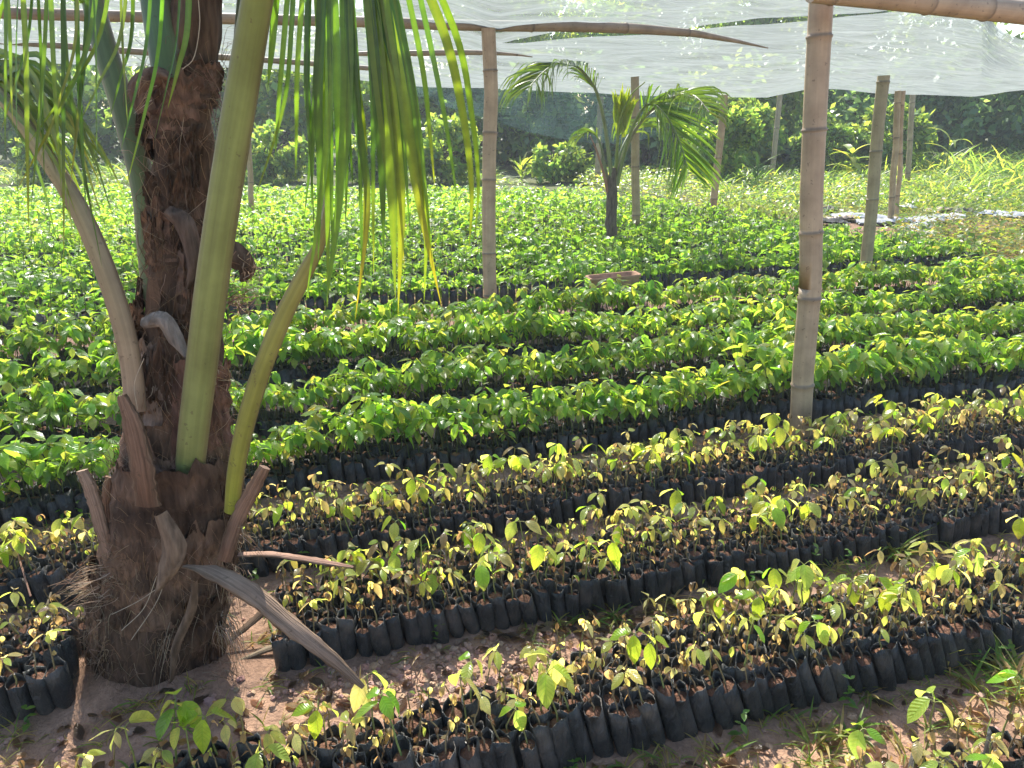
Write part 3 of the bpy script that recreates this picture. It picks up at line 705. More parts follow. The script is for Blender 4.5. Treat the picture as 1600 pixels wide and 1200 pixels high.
# loose fibres
mb = LMB(palm)
for i in range(1500):
    y = pr.choice([pr.uniform(80, 1090), pr.uniform(640, 1080)]); a = pr.normal(0, 1.0); c, w = trunk_at(y)
    p = c + np.array([(w + .008) * math.sin(a), -(w * .9 + .008) * math.cos(a), 0])
    out = np.array([math.sin(a), -math.cos(a) * .9, 0]); l = pr.uniform(.03, .12)
    tang = np.array([math.cos(a), math.sin(a), 0]) * pr.normal(0, .55) + np.array([0, 0, pr.choice([-1, 1]) * pr.uniform(.4, 1)]); tang = unit(tang)
    q = [p, p + tang * l * .4 + out * pr.uniform(.004, .02), p + tang * l * .75 + out * pr.uniform(.0, .04), p + tang * l + out * pr.uniform(-.005, .05) + [0, 0, -.02]]
    cc = jit([(.26, .17, .10), (.16, .10, .06), (.36, .27, .18), (.30, .18, .10)][pr.integers(4)], pr)
    mb.tube(spline(q, 7), np.linspace(.0008, .0003, 7), 3, cc * pr.uniform(.35, 1), False)
for (sx, sy, dx, dy, n_) in ((160, 905, -75, 25, 90), (165, 930, -45, 10, 70), (155, 980, -24, 50, 70), (150, 1030, -12, 40, 80), (340, 980, 22, 60, 90), (350, 900, 15, 50, 80), (250, 1000, -20, 70, 80), (350, 470, 55, -15, 40), (220, 140, -25, 30, 30), (330, 590, 20, 10, 20), (205, 620, -5, 25, 24), (330, 1050, 40, 25, 40), (360, 830, 30, 35, 30), (380, 420, 10, 25, 30)):
    for _ in range(n_):
        Y = pr.uniform(1.78, 1.95); x0, y0 = sx + pr.normal(10, 10), sy + pr.normal(0, 12)
        f = pr.uniform(.3, 1.0); q = [at(x0, y0, Y), at(x0 + dx * .4 * f + pr.normal(0, 6), y0 + dy * .25 * f + pr.normal(0, 6), Y - .02), at(x0 + dx * f + pr.normal(0, 8), y0 + dy * f + pr.normal(0, 10), Y + pr.normal(0, .02))]
        mb.tube(spline(q, 7), np.linspace(.0012, .0004, 7), 3, jit([(.30, .20, .12), (.20, .12, .07), (.38, .29, .20)][pr.integers(3)], pr), False)
for pts in ([(310, 0), (312, 40), (303, 90), (285, 108)], [(175, 960), (215, 940), (245, 920)], [(190, 985), (225, 950), (245, 900)], [(205, 1000), (245, 940), (262, 890)], [(225, 560), (210, 600), (215, 640)]):
    mb.tube(spline([at(x, y, 1.72) for x, y in pts], 12), .0010, 4, (.36, .30, .22), False)
mb.build('fibre_mat', M_STRAND, palm)
# fronds: petiole (mesh of the frond) > leaflets
def frond(pts, col, col2, leaf=None, flat=.6, label=None, mat=None, noise=0):
    m = LMB(palm); P = stalk(m, pts, col, col2, 26, flat, noise=noise); o = m.build('frond', mat or M_PETIOLE, palm)
    if label: o['label'] = label
    if leaf:
        lm = LMB(palm); leaf(lm, P); lm.build('leaflets', M_PALMLEAF, o)
    return o
def px_blades(rows, Y, pal, wjit=.15):
    def fn(lm, P):
        for (pts, w) in rows:
            ppx, ppy, _d = proj(P); j = np.argmin(np.abs(ppx - pts[0][0]) + 1e4 * (ppy > 20) * (pts[0][1] < 0) + (np.abs(ppy - pts[0][1]) if pts[0][1] > 0 else 0)); YY = P[j][1] + pr.normal(0, .02); q = [P[j]] + [at(x, y, YY) for x, y in pts[1:]]
            c = pal[pr.integers(len(pal))]
            blade(lm, q, w / F_PX * Y * 1.02 * pr.uniform(1 - wjit, 1 + wjit), jit(c, pr), jit(PY[pr.integers(3)], pr) if pr.random() < .5 else None, 16, face=(pr.normal(0, .25), -1, .15), rng=pr, twist=pr.normal(0, .25))
    return fn
up = lambda t0, t1, n, L, seed, pal=PG, grav=.7: (lambda lm, P: pinnate(lm, P, t0, t1, n, L, .028, np.random.default_rng(seed), pal, 1.0, grav))
# big pale green front petiole, continuing above the picture
frond([(296, 740, 1.84, 48), (303, 670, 1.81, 50), (314, 580, 1.785, 50), (330, 450, 1.74, 50), (355, 280, 1.69, 48), (380, 130, 1.65, 46), (402, 0, 1.60, 42), (430, -160, 1.52, 34), (470, -340, 1.35, 26), (520, -520, 1.0, 16), (560, -600, .6, 6)], (.19, .22, .075), (.14, .20, .05), up(.66, 1, 26, .55, 1), label='thick pale green petiole in front of the trunk')
# dark left petiole
frond([(255, 520, 1.92, 40), (237, 430, 1.95, 36), (225, 300, 2.0, 36), (196, 180, 2.06, 36), (165, 80, 2.1, 34), (145, 0, 2.14, 30), (125, -120, 2.2, 26), (60, -330, 2.4, 18), (-60, -480, 2.7, 8)], (.10, .135, .045), (.09, .13, .04), up(.62, 1, 22, .6, 2))
# thin left petiole: pale, leaving the picture at the left
def lf(lm, P):
    rows = []
    for i in range(30):
        y0 = pr.uniform(45, 160); x0 = pr.uniform(-60, 12); tx, ty = pr.uniform(90, 205), pr.uniform(230, 400)
        rows.append(([(x0, y0), (x0 + (tx - x0) * .35, y0 + (ty - y0) * .12), (x0 + (tx - x0) * .75, y0 + (ty - y0) * .5), (tx, ty)], 8))
    px_blades(rows, 1.85, [(.12, .20, .09), (.15, .22, .11), (.10, .17, .06)])(lm, P)
frond([(212, 640, 1.80, 36), (205, 570, 1.80, 34), (190, 500, 1.80, 34), (160, 410, 1.80, 33), (120, 320, 1.80, 30), (65, 235, 1.80, 26), (15, 165, 1.80, 22), (-60, 100, 1.82, 16), (-180, 60, 1.9, 10), (-330, 60, 2.0, 4)], (.25, .18, .125), (.24, .27, .12), lf, label='pale petiole curving out to the left edge')
# rear right petiole and the green base by the trunk top
frond([(330, 480, 1.93, 44), (345, 380, 1.93, 40), (362, 260, 1.93, 36), (378, 130, 1.93, 34), (388, 0, 1.95, 30), (405, -160, 2.0, 24), (500, -380, 2.3, 14), (640, -480, 2.7, 6)], (.085, .115, .055), (.07, .12, .04), up(.62, 1, 22, .6, 3))
frond([(262, 125, 1.88, 40), (255, 70, 1.90, 44), (244, 0, 1.94, 42), (235, -120, 2.0, 30), (180, -340, 2.3, 20), (60, -470, 2.7, 8)], (.07, .12, .045), (.07, .12, .04), up(.55, 1, 20, .6, 4))
# right curved yellow green petiole: its blade hangs behind the leaflet curtain
frond([(362, 800, 1.80, 26), (368, 740, 1.78, 29), (382, 670, 1.76, 30), (405, 590, 1.74, 30), (440, 500, 1.72, 28), (475, 430, 1.70, 24), (502, 375, 1.68, 16), (512, 320, 1.67, 8), (514, 280, 1.66, 4)], (.24, .26, .035), (.20, .19, .07), None, .55, 'yellow-green petiole with a brown edge bending right of the trunk')
# brown dried edge strip along it
# frond whose leaflets hang as a curtain right of the trunk
CURT = [([(440, -40), (455, 60), (440, 180), (395, 320)], 9), ([(463, -40), (480, 120), (487, 220), (475, 345)], 12), ([(470, -40), (505, 130), (512, 300), (512, 480)], 16), ([(505, -40), (515, 150), (503, 300), (478, 470)], 15),
 ([(535, -40), (543, 120), (532, 300), (508, 490)], 22), ([(560, -40), (556, 150), (575, 320), (555, 500)], 16), ([(568, -40), (598, 150), (613, 300), (618, 470)], 26), ([(585, -40), (612, 150), (627, 320), (622, 492)], 22),
 ([(605, -40), (628, 130), (652, 300), (690, 480)], 20), ([(600, -40), (640, 200), (665, 330), (663, 470)], 15), ([(655, -40), (690, 40), (722, 170), (737, 290), (733, 392)], 15), ([(678, -40), (712, 50), (738, 180), (748, 290), (740, 390)], 12),
 ([(540, -40), (555, 100), (571, 230), (567, 410)], 13), ([(575, -40), (588, 120), (597, 260), (600, 400)], 20), ([(415, -40), (428, 40), (418, 140)], 14), ([(520, -40), (527, 130), (530, 260), (520, 380)], 16), ([(625, -40), (640, 120), (655, 250), (665, 390)], 14), ([(490, -40), (498, 130), (500, 260), (497, 420)], 16), ([(590, -40), (606, 60), (640, 190), (672, 340)], 16)]
for (x0, x1, y1) in ((448, 430, 250), (475, 492, 390), (498, 486, 330), (515, 520, 440), (548, 540, 360), (556, 566, 450), (580, 584, 430), (596, 632, 420), (612, 640, 360), (632, 676, 420), (648, 680, 300), (662, 716, 330), (468, 462, 280), (530, 552, 300)):
    CURT.append(([(x0, -40), (x0 + (x1 - x0) * .3, y1 * .3), (x0 + (x1 - x0) * .75, y1 * .7), (x1, y1)], 9))
def curtain(lm, P):
    for i, (pts, w) in enumerate(CURT):
        j = np.argmin(((P - at(*pts[0], 1.55))[:, :2] ** 2).sum(1)); q = [P[j]] + [at(x, y, P[j][1] + .015 * i) for i, (x, y) in enumerate(pts[1:])]
        yel = i in (6, 8, 9, 10, 11, 12, 7)
        c = (.13, .20, .03) if yel else PG[pr.integers(4)]
        blade(lm, q, w / F_PX * 1.6 * .9, jit(c, pr), jit(PY[pr.integers(3)], pr) if (yel or pr.random() < .35) else None, 22, face=(pr.normal(0, .2), -1, .1), fold=.3, rng=pr, twist=pr.normal(0, .2))
frond([(322, -60, 1.86, 34), (350, -150, 1.76, 30), (410, -190, 1.66, 24), (500, -190, 1.58, 18), (600, -150, 1.50, 14), (680, -100, 1.45, 10), (760, -30, 1.40, 5)], (.12, .17, .05), (.14, .2, .05), curtain)
# fronds hanging over the top left
LH = []
for (x0, tx, ty) in ((10, 8, 250), (25, 30, 405), (40, 45, 370), (62, 70, 300), (80, 96, 300), (100, 100, 430), (120, 135, 335), (150, 152, 290), (15, 20, 200), (130, 60, 260), (180, 40, 230), (160, 25, 300), (205, 120, 200), (240, 185, 250), (260, 195, 300), (95, 160, 420), (55, 0, 210), (215, 170, 190), (285, 240, 225), (300, 262, 170), (75, 48, 330), (140, 110, 290), (190, 200, 200)):
    LH.append(([(x0, -45), (x0 + (tx - x0) * .16, ty * .22), (x0 + (tx - x0) * .55, ty * .62), (tx, ty)], pr.uniform(4.5, 9)))
frond([(318, -60, 1.88, 32), (285, -140, 1.80, 26), (220, -150, 1.74, 20), (130, -120, 1.70, 16), (40, -80, 1.66, 12), (-60, -30, 1.62, 8), (-140, 30, 1.60, 4)], (.10, .15, .05), (.12, .18, .05), px_blades(LH, 1.68, PG + [(.14, .20, .06)]))
# dry petioles and stubs
for pts, c1, c2, lab in (
 ([(290, 885, 1.70, 18), (330, 893, 1.66, 34), (390, 925, 1.60, 36), (450, 975, 1.54, 32), (520, 1030, 1.49, 25), (568, 1074, 1.46, 9)], (.25, .18, .13), (.19, .125, .09), 'grey dried petiole slanting from the trunk to the ground'),
 ([(360, 868, 1.95, 14), (420, 866, 1.97, 16), (490, 876, 2.0, 18), (552, 886, 2.02, 7)], (.30, .19, .14), (.22, .13, .10), 'short dried petiole poking right from the trunk'),
 ([(345, 1010, 1.95, 10), (390, 975, 2.02, 14), (432, 935, 2.1, 14)], (.26, .18, .12), (.24, .16, .11), None),
 ([(232, 790, 1.70, 40), (222, 730, 1.70, 40), (208, 665, 1.72, 32), (190, 618, 1.74, 16)], (.10, .055, .035), (.24, .14, .09), 'dark red-brown dried leaf base left of the trunk'),
 ([(172, 880, 1.82, 20), (155, 810, 1.82, 26), (140, 760, 1.82, 26), (128, 735, 1.82, 20)], (.22, .14, .10), (.28, .20, .15), None),
 ([(180, 860, 1.86, 20), (165, 800, 1.88, 18), (170, 745, 1.88, 12)], (.16, .10, .07), (.2, .13, .09), None),
 ([(350, 875, 1.80, 26), (372, 810, 1.78, 24), (395, 765, 1.76, 24), (414, 730, 1.74, 18)], (.20, .12, .085), (.26, .17, .12), 'brown cut stub right of the trunk')):
    frond(pts, c1, c2, None, .34, lab, M_DRY, .09).name = 'dried_petiole'

# small palm between the beds
sp_ = thing('coconut_palm', 'small coconut palm with arching fronds standing among the far seedlings', 'palm tree', tuple(gnd(955, 392)))
Y2 = float(gnd(955, 392)[1]); q2 = np.random.default_rng(8)
mb = LMB(sp_); P = spline([at(x, y, Y2) for x, y in ((956, 392), (955, 345), (956, 300), (958, 262))], 14)
mb.tube(P, np.interp(np.linspace(0, 1, 14), [0, .6, 1], [.068, .064, .04]), 12, (.13, .105, .085), noise=.09, rng=q2); mb.build('trunk', M_FIBRE, sp_)
def frond2(pts, wpx, col, leaf, lab=None):
    m = LMB(sp_); Q = spline([at(x, y, Y2 + d) for x, y, d in pts], 20); m.tube(Q, np.linspace(wpx / F_PX * Y2 / 2, .006, 20), 7, col); o = m.build('frond', M_PETIOLE, sp_)
    if lab: o['label'] = lab
    if leaf:
        lm = LMB(sp_); leaf(lm, Q); lm.build('leaflets', M_PALMLEAF, o)
LG = [(.12, .20, .05), (.15, .23, .07), (.10, .18, .05)]
pin = lambda *a, **k: (lambda lm, Q: pinnate(lm, Q, *a, q2, **k))
frond2([(958, 300, 0), (950, 230, -.05), (940, 170, -.12), (925, 130, -.3), (890, 96, -.6), (855, 108, -.9), (828, 135, -1.2)], 7, (.2, .24, .12), pin(.45, 1, 48, .72, .024, pal=LG, spread=.5, grav=.6, fwd=.85), 'frond arching over to the left')
frond2([(964, 290, 0), (978, 230, -.05), (995, 185, -.15), (1015, 162, -.3), (1040, 180, -.5), (1062, 222, -.6), (1074, 262, -.65)], 6, (.2, .26, .1), pin(.42, 1, 46, .78, .034, pal=[(.13, .25, .04), (.17, .28, .05)], spread=.75, grav=.2, fwd=1.25, side_axis=(1, .25, .1)), 'broad green frond bending down to the right')
frond2([(962, 290, 0), (975, 240, .0), (995, 200, -.05), (1020, 170, -.2), (1055, 150, -.5), (1085, 150, -.9), (1108, 175, -1.2)], 7, (.25, .24, .16), pin(.35, 1, 34, .6, .026, pal=LG, spread=.6, grav=.55, fwd=.8), 'frond arching over to the right')
def spear(lm, Q):
    for i in range(26):
        x = q2.uniform(960, 1000); b0 = at(966 + q2.uniform(-6, 12), q2.uniform(185, 215), Y2); tx = 955 + (i / 25) * 45
        ty = 128 + abs(i - 10) * 1.0 + q2.uniform(0, 18)
        blade(lm, [b0, (b0 + at(tx, ty, Y2)) / 2 + [0, 0, .03], at(tx, ty, Y2 - .1)], .05, jit((.24, .32, .03), q2), None, 6, rng=q2)
frond2([(960, 290, 0), (964, 240, 0), (968, 190, 0), (985, 150, -.05), (1008, 128, -.1)], 6, (.2, .26, .05), spear, 'upright young yellow-green frond')
frond2([(955, 300, 0), (945, 260, .1), (938, 225, .15), (925, 205, .2), (905, 212, .2)], 5, (.14, .17, .08), pin(.55, 1, 7, .5, .035, pal=LG, spread=.6, grav=.9, fwd=.5))
frond2([(950, 300, 0), (943, 270, -.02), (932, 235, -.05), (922, 212, -.08)], 6, (.30, .17, .12), None, 'dry bare petiole')
frond2([(958, 300, 0), (966, 250, .1), (980, 215, .3), (1000, 190, .6), (1030, 190, 1.0)], 5, (.14, .19, .07), pin(.55, 1, 10, .7, .035, pal=LG, spread=.7, grav=1.0, fwd=.4))

# ------------------------------------------------------------------ clay block, sacks, litter
P0 = gnd(955, 499); ck = thing('clay_block', 'reddish brown clay trough lying at the front of a bed', 'clay trough', tuple(P0))
mb = MB(); cx, cy, cz = .20, .075, .095; rows = []
for z, sx in ((0, .96), (.05, .99), (cz - .02, 1.0), (cz - .016, 1.07), (cz, 1.08), (cz + .004, 1.05), (cz, .96), (cz - .03, .93)):
    t = np.linspace(0, 2 * math.pi, 28, endpoint=False); e = .25
    rows.append(np.stack([cx * sx * np.sign(np.cos(t)) * abs(np.cos(t)) ** e, cy * sx * np.sign(np.sin(t)) * abs(np.sin(t)) ** e, np.full(28, z + .265)], 1))
rows.append(rows[-1] * [.02, .02, 1]); R_ = np.array(rows); R_[..., 2] += R_[..., 0] * .05
mb.add(R_.reshape(-1, 3), grid_faces(len(rows), 28, True), (.34, .20, .125)); o = mb.build('trough_body', M_CLAY, ck); ck.rotation_euler = (0, 0, rad(12))
for sx_ in (-.15, .15):
    mb = MB(); mb.tube([[sx_, 0, -.02], [sx_, 0, .27]], [.06, .055], 8, (.05, .035, .03)); mb.build('support_block', M_CLAY, ck)
def sack(px, py, w, d, h, rot, label, col, seed):
    r = np.random.default_rng(seed); n, m = 18, 12; x, y = np.meshgrid(np.linspace(-1, 1, n), np.linspace(-1, 1, m), indexing='ij')
    f = (1 - abs(x) ** 4) * (1 - abs(y) ** 4)
    z = .32 * h * f * (.2 + 1.1 * vnoise(x * 3 + 9, y * 3 + 9, .9, seed)) + .03 * (vnoise(x * 7 + 9, y * 5 + 9, .8, seed + 1)) + .012
    xx = x * w / 2 * (1 + .12 * (vnoise(y * 3 + 5, x + 5, .7, seed + 2) - .5)); yy = y * d / 2 * (1 + .3 * (vnoise(x * 3 + 5, y + 5, .7, seed + 3) - .5))
    V = np.stack([xx, yy, z], -1).reshape(-1, 3); mb = MB(); mb.add(V, grid_faces(n, m), col); mb.add(V * [1, 1, .2] - [0, 0, .004], grid_faces(n, m)[:, ::-1], col)
    o = mb.build('plastic_sack', M_SACK); g = gnd(px, py); o.location = (g[0], g[1], .04); o.rotation_euler = (r.normal(0, .05), r.normal(0, .05), rot)
    return tag(o, label, 'sack', 'empty sacks lying at the field edge')
WH = (.5, .51, .55); DKS = (.07, .065, .06); TN = (.40, .30, .24)
for a in ((1345, 345, .9, .3, .13, .1, 'white sack spread furthest left in the heap, by the leaning greenish post', WH, 1), (1400, 352, 1.1, .35, .12, -.2, 'long white sack around the foot of the slim post', WH, 2), (1432, 362, .55, .3, .14, .6, 'crumpled white sack lying lowest in the heap', WH, 3),
          (1455, 350, .9, .3, .13, .25, 'long white sack stretched right across the middle of the heap', WH, 4), (1475, 345, .6, .25, .12, -.3, 'small white sack at the right end of the heap', WH, 5), (1418, 330, .32, .22, .16, .8, 'white sack standing up behind the heap', WH, 6),
          (1505, 336, .4, .3, .14, .2, 'dark folded sack right of the heap in the grass', DKS, 7), (1465, 334, .5, .3, .12, .4, 'brown sack edge behind the white heap', TN, 8), (1550, 340, .5, .3, .14, 0, 'lone white sack half sunk in grass right of the heap', WH, 9), (1582, 343, .6, .3, .13, .3, 'white sack at the right edge of the picture', WH, 10),
          (1445, 372, .35, .3, .12, 1.0, 'pale cream scrap of sack in front of the heap', (.6, .58, .5), 11), (1290, 352, .6, .3, .11, .1, 'dark grey sack by the thick post', DKS, 12), (1312, 346, .4, .25, .1, -.3, 'tan sack between the dark one and the white heap', TN, 13), (1284, 333, .5, .3, .18, .3, 'dark brown bundle lying behind the thick post', DKS, 14)):
    sack(*a)
def ground_stalk(pts, label, col, name, cat):
    P = spline([np.r_[gnd(x, y)[:2], z] for x, y, z, w in pts], 12); t = thing(name, label, cat, tuple(P[0])); mb = MB()
    w = np.interp(np.linspace(0, 1, 12), np.linspace(0, 1, len(pts)), [p[3] for p in pts])
    mb.tube(local(t, P), np.stack([w, w * .5], 1), 9, col, noise=.06); mb.build('shaft', M_DRY, t); return t
t = ground_stalk([(372, 1042, .02, .006), (430, 1024, .03, .014), (500, 1010, .03, .018), (566, 1006, .025, .018)], 'pale dry frond butt lying on the soil right of the palm', (.34, .27, .19), 'frond_butt', 'dry frond')
mb = MB(); mb.tube(local(t, np.array([np.r_[gnd(480, 1018)[:2], .05], np.r_[gnd(565, 1003)[:2], .045]])), [[.006, .003], [.007, .003]], 6, (.4, .32, .23)); mb.build('torn_edge', M_DRY, t)
ground_stalk([(20, 1110, .02, .004), (60, 1060, .10, .004), (98, 1000, .18, .0035)], 'thin dry stick leaning on the bags at the far left', (.40, .32, .2), 'stick', 'stick')
ground_stalk([(60, 980, .12, .003), (45, 935, .17, .003), (34, 905, .2, .002)], 'reddish forked twig sticking up left of the palm', (.38, .22, .16), 'twig', 'twig')
# soil clods and dead leaves
r = np.random.default_rng(77); mb = MB()
def clear_of_beds(P):
    v = P @ VX
    if 1.60 < v < 1.96 and P @ UX < .75: return True
    return not any(a - .01 < v < a + d + .03 for _, a, d, _, _ in BEDS)
cnt = 0
while cnt < 900:
    if r.random() < .55: P = gnd(r.normal(690, 170), r.uniform(985, 1100)); 
    else: P = gnd(r.uniform(-50, 1650), r.uniform(600, 1230))
    if not clear_of_beds(P): continue
    cnt += 1; z = float(ground_z(P[0], P[1])); sz = r.uniform(.003, .013) * (1.5 if r.random() < .1 else 1)
    t = np.linspace(0, 6.28, 6, endpoint=False); V = []
    for zz, q in ((-.3, .8), (.2, 1), (.6, .7), (.8, .1)): V.append(np.stack([np.cos(t) * sz * q * r.uniform(.8, 1.2), np.sin(t) * sz * q * r.uniform(.8, 1.2), np.full(6, zz * sz)], 1) + P * [1, 1, 0] + [0, 0, z] + r.normal(0, sz * .12, (6, 3)))
    mb.add(np.vstack(V), grid_faces(4, 6, True), jit((.34, .22, .16), r))
tag(mb.build('soil_clods', mat_attr('clod', .95, .2, (60, 60, 60), .3, .5, .004), smooth=False), 'loose crumbs of reddish soil on the paths', 'soil', None, 'stuff')
mb = MB(); cnt = 0
while cnt < 950:
    P = gnd(r.uniform(-50, 1650), r.uniform(600, 1250)) if r.random() < .75 else gnd(r.normal(1000, 160), r.uniform(940, 1010))
    if not clear_of_beds(P): continue
    cnt += 1; z = float(ground_z(P[0], P[1])) + .006; L = r.uniform(.02, .06)
    V, F, uv = leaf_geo(np.array([P[0], P[1], z]), r.random() * 6.28, r.uniform(0, .4), r.uniform(.2, .9), L, L * r.uniform(.2, .3), 4, r.uniform(.1, .6), r.normal(0, .4), .2, r)
    V[:, 2] = np.maximum(V[:, 2], z); mb.add(V, F, jit(BRN[r.integers(5)], r), uv)
tag(mb.build('leaf_litter', M_LEAF), 'dry fallen leaves scattered on the paths between beds', 'leaf litter', None, 'stuff')
# weeds and grass in the paths
mb = MB(); GP = [(.10, .19, .03), (.15, .24, .04), (.22, .27, .06), (.27, .26, .10), (.32, .27, .13)]
def tuft(P, n, L, pal):
    for _ in range(n):
        a = r.random() * 6.28; e = r.uniform(.5, 1.4); l = L * r.uniform(.5, 1.15); b0 = P + np.r_[r.normal(0, L * .12, 2), 0]
        V, F, uv = leaf_geo(b0, a, e, r.uniform(.6, 2.0), l, l * r.uniform(.02, .045), 5, .3, r.normal(0, .3), 0, r); V[:, 2] = np.maximum(V[:, 2], b0[2] - .002)
        mb.add(V, F, jit(pal[r.integers(len(pal))], r), uv)
for x, y, n_, L in ((1215, 1120, 26, .13), (1400, 868, 40, .17), (1440, 855, 25, .18), (1320, 1150, 30, .14), (1270, 1170, 24, .12), (1560, 1050, 40, .16), (1590, 1080, 40, .17), (1535, 1090, 26, .13), (1420, 1040, 24, .12), (1350, 1085, 22, .11), (1100, 905, 26, .12), (1040, 935, 24, .11), (960, 965, 22, .11), (880, 985, 22, .10), (830, 1010, 20, .09), (1000, 890, 14, .10), (960, 890, 18, .12), (1300, 890, 20, .11), (1230, 905, 20, .1), (1090, 860, 20, .1), (880, 880, 12, .1), (1500, 1130, 24, .12), (1480, 1040, 22, .13), (620, 640, 14, .13), (500, 1005, 16, .09), (400, 1010, 20, .09), (430, 1000, 18, .1), (1290, 800, 20, .1), (1130, 1190, 20, .1)):
    tuft(gnd(x, y) + [0, 0, 0], n_, L, GP)
cnt = 0
while cnt < 760:
    P = gnd(r.uniform(-80, 1680), r.uniform(520, 1250))
    if r.random() < .5: P = uv2xy(r.uniform(-2, 5), [1.37, 1.96, 2.52, 3.13, 3.77, 1.72, 2.33][r.integers(7)] + r.normal(0, .015))
    px, py, dp = proj(P)
    if not clear_of_beds(P) or not (-100 < px[0] < 1700): continue
    if 520 < px[0] < 820 and py[0] > 990 and r.random() < .8: continue
    cnt += 1; P[2] = float(ground_z(P[0], P[1])); tuft(P, r.integers(4, 10), r.uniform(.04, .09), GP)
for _ in range(90):                        # small broad-leaved weeds between and among the bags
    bd = BEDS[r.integers(1, 8)]; P = uv2xy(r.uniform(-2, 4.5), bd[1] - r.uniform(.0, .05)); P[2] = .0; h = r.uniform(.02, .07); a0 = r.random() * 6
    for q in range(6):
        L = r.uniform(.015, .035); V, F, uv = leaf_geo(P + [0, 0, h * (1 + q // 2) / 2], a0 + q * 2.2, r.uniform(0, .6), r.uniform(.2, 1), L, L * .28, 3, .2, 0, 0, r); mb.add(V, F, jit([(.08, .20, .04), (.12, .25, .05)][r.integers(2)], r), uv)
tag(mb.build('path_weeds', M_GRASS), 'sparse grass and small weeds growing along the bed edges', 'weeds', None, 'stuff')

# ------------------------------------------------------------------ background: grass, bushes, trees
r = np.random.default_rng(99)
def grass_field(name, label, fn, n, Lr, pal, wf=.035):
    m = MB()
    for _ in range(n):
        P, sc = fn()
        if P is None: continue
        a = r.random() * 6.28; l = r.uniform(*Lr) * sc
        V, F, uv = leaf_geo(P, a, r.uniform(.7, 1.5), r.uniform(.8, 2.6), l, l * wf * r.uniform(.7, 1.3), 4, .25, r.normal(0, .3), 0, r, 2)
        m.add(V, F, jit(pal[r.integers(len(pal))], r), uv)
    return tag(m.build(name, M_GRASS), label, 'grass', None, 'stuff')
def right_fn():
    for _ in range(30):
        x, Y = r.uniform(2.5, 19), r.uniform(9, 22); P = np.array([x, Y, 0.]); px, py, dp = proj(P + [0, 0, .2])
        if px[0] > 1100 and py[0] < np.interp(px[0], FX, FY) - 4 and px[0] < 1950:
            if 1270 < px[0] < 1610 and 326 < py[0] < 366: continue
            sc = .45 + .75 * np.clip((Y - 11) / 7, 0, 1) * (1 + .9 * np.clip((px[0] - 1400) / 120, 0, 1)); return P, sc * (.7 + .6 * vnoise(np.array([x]), np.array([Y]), 1.1, 3)[0])
    return None, 0
GSUN = [(.15, .27, .05), (.19, .29, .06), (.24, .29, .08), (.12, .23, .045), (.10, .20, .05)]
grass_field('tall_grass', 'sunlit tall grass and weeds beyond the beds at right', right_fn, 42000, (.25, .62), GSUN, .019)
def left_fn():
    for _ in range(30):
        x, Y = r.uniform(-16, 3.4), r.uniform(17.6, 21.0); P = np.array([x, Y, 0.]); px, py, dp = proj(P + [0, 0, .2])
        if -250 < px[0] < 1050 and py[0] < np.interp(px[0], FX, FY) + 2 and vnoise(np.array([x]), np.array([Y]), 1.6, 8)[0] > .25: return P, .6 + .6 * vnoise(np.array([x]), np.array([0.]), 1.5, 6)[0]
    return None, 0
grass_field('undergrowth_grass', 'bright grass growing under the bushes behind the beds', left_fn, 11000, (.25, .75), GSUN, .02)
m = MB()
for _ in range(19000):                       # low broad-leaved cover at the field's right edge
    for _q in range(20):
        x, Y = r.uniform(1.2, 17), r.uniform(7.5, 21); P = np.array([x, Y, 0.]); px, py, dp = proj(P + [0, 0, .1])
        if 900 < px[0] < 1850 and py[0] < np.interp(px[0], FX, FY) + (6 if px[0] < 1380 else 45) and not (1290 < px[0] < 1600 and 330 < py[0] < 358 and r.random() < .85): break
    else: continue
    P[2] = r.uniform(.03, .28); L = r.uniform(.06, .12); V, F, uv = leaf_geo(P, r.random() * 6.28, r.uniform(-.1, .7), r.uniform(.3, 1.2), L, L * .3, 2, .25, r.normal(0, .3), 0, r)
    m.add(V, F, jit([(.12, .22, .035), (.18, .26, .05), (.24, .27, .07), (.09, .18, .03)][r.integers(4)], r), uv)
for _ in range(5000):
    P = gnd(r.uniform(1400, 1680), r.uniform(348, 408), .0); P[2] = r.uniform(.01, .16); L = r.uniform(.05, .10); V, F, uv = leaf_geo(P, r.random() * 6.28, r.uniform(-.1, .9), r.uniform(.3, 1.2), L, L * r.uniform(.08, .3), 2, .25, r.normal(0, .3), 0, r)
    m.add(V, F, jit([(.14, .20, .05), (.22, .24, .08), (.26, .22, .10), (.09, .17, .04)][r.integers(4)], r), uv)
tag(m.build('ground_cover', M_FAR), 'low leafy weeds covering the ground beyond the beds', 'weeds', None, 'stuff')
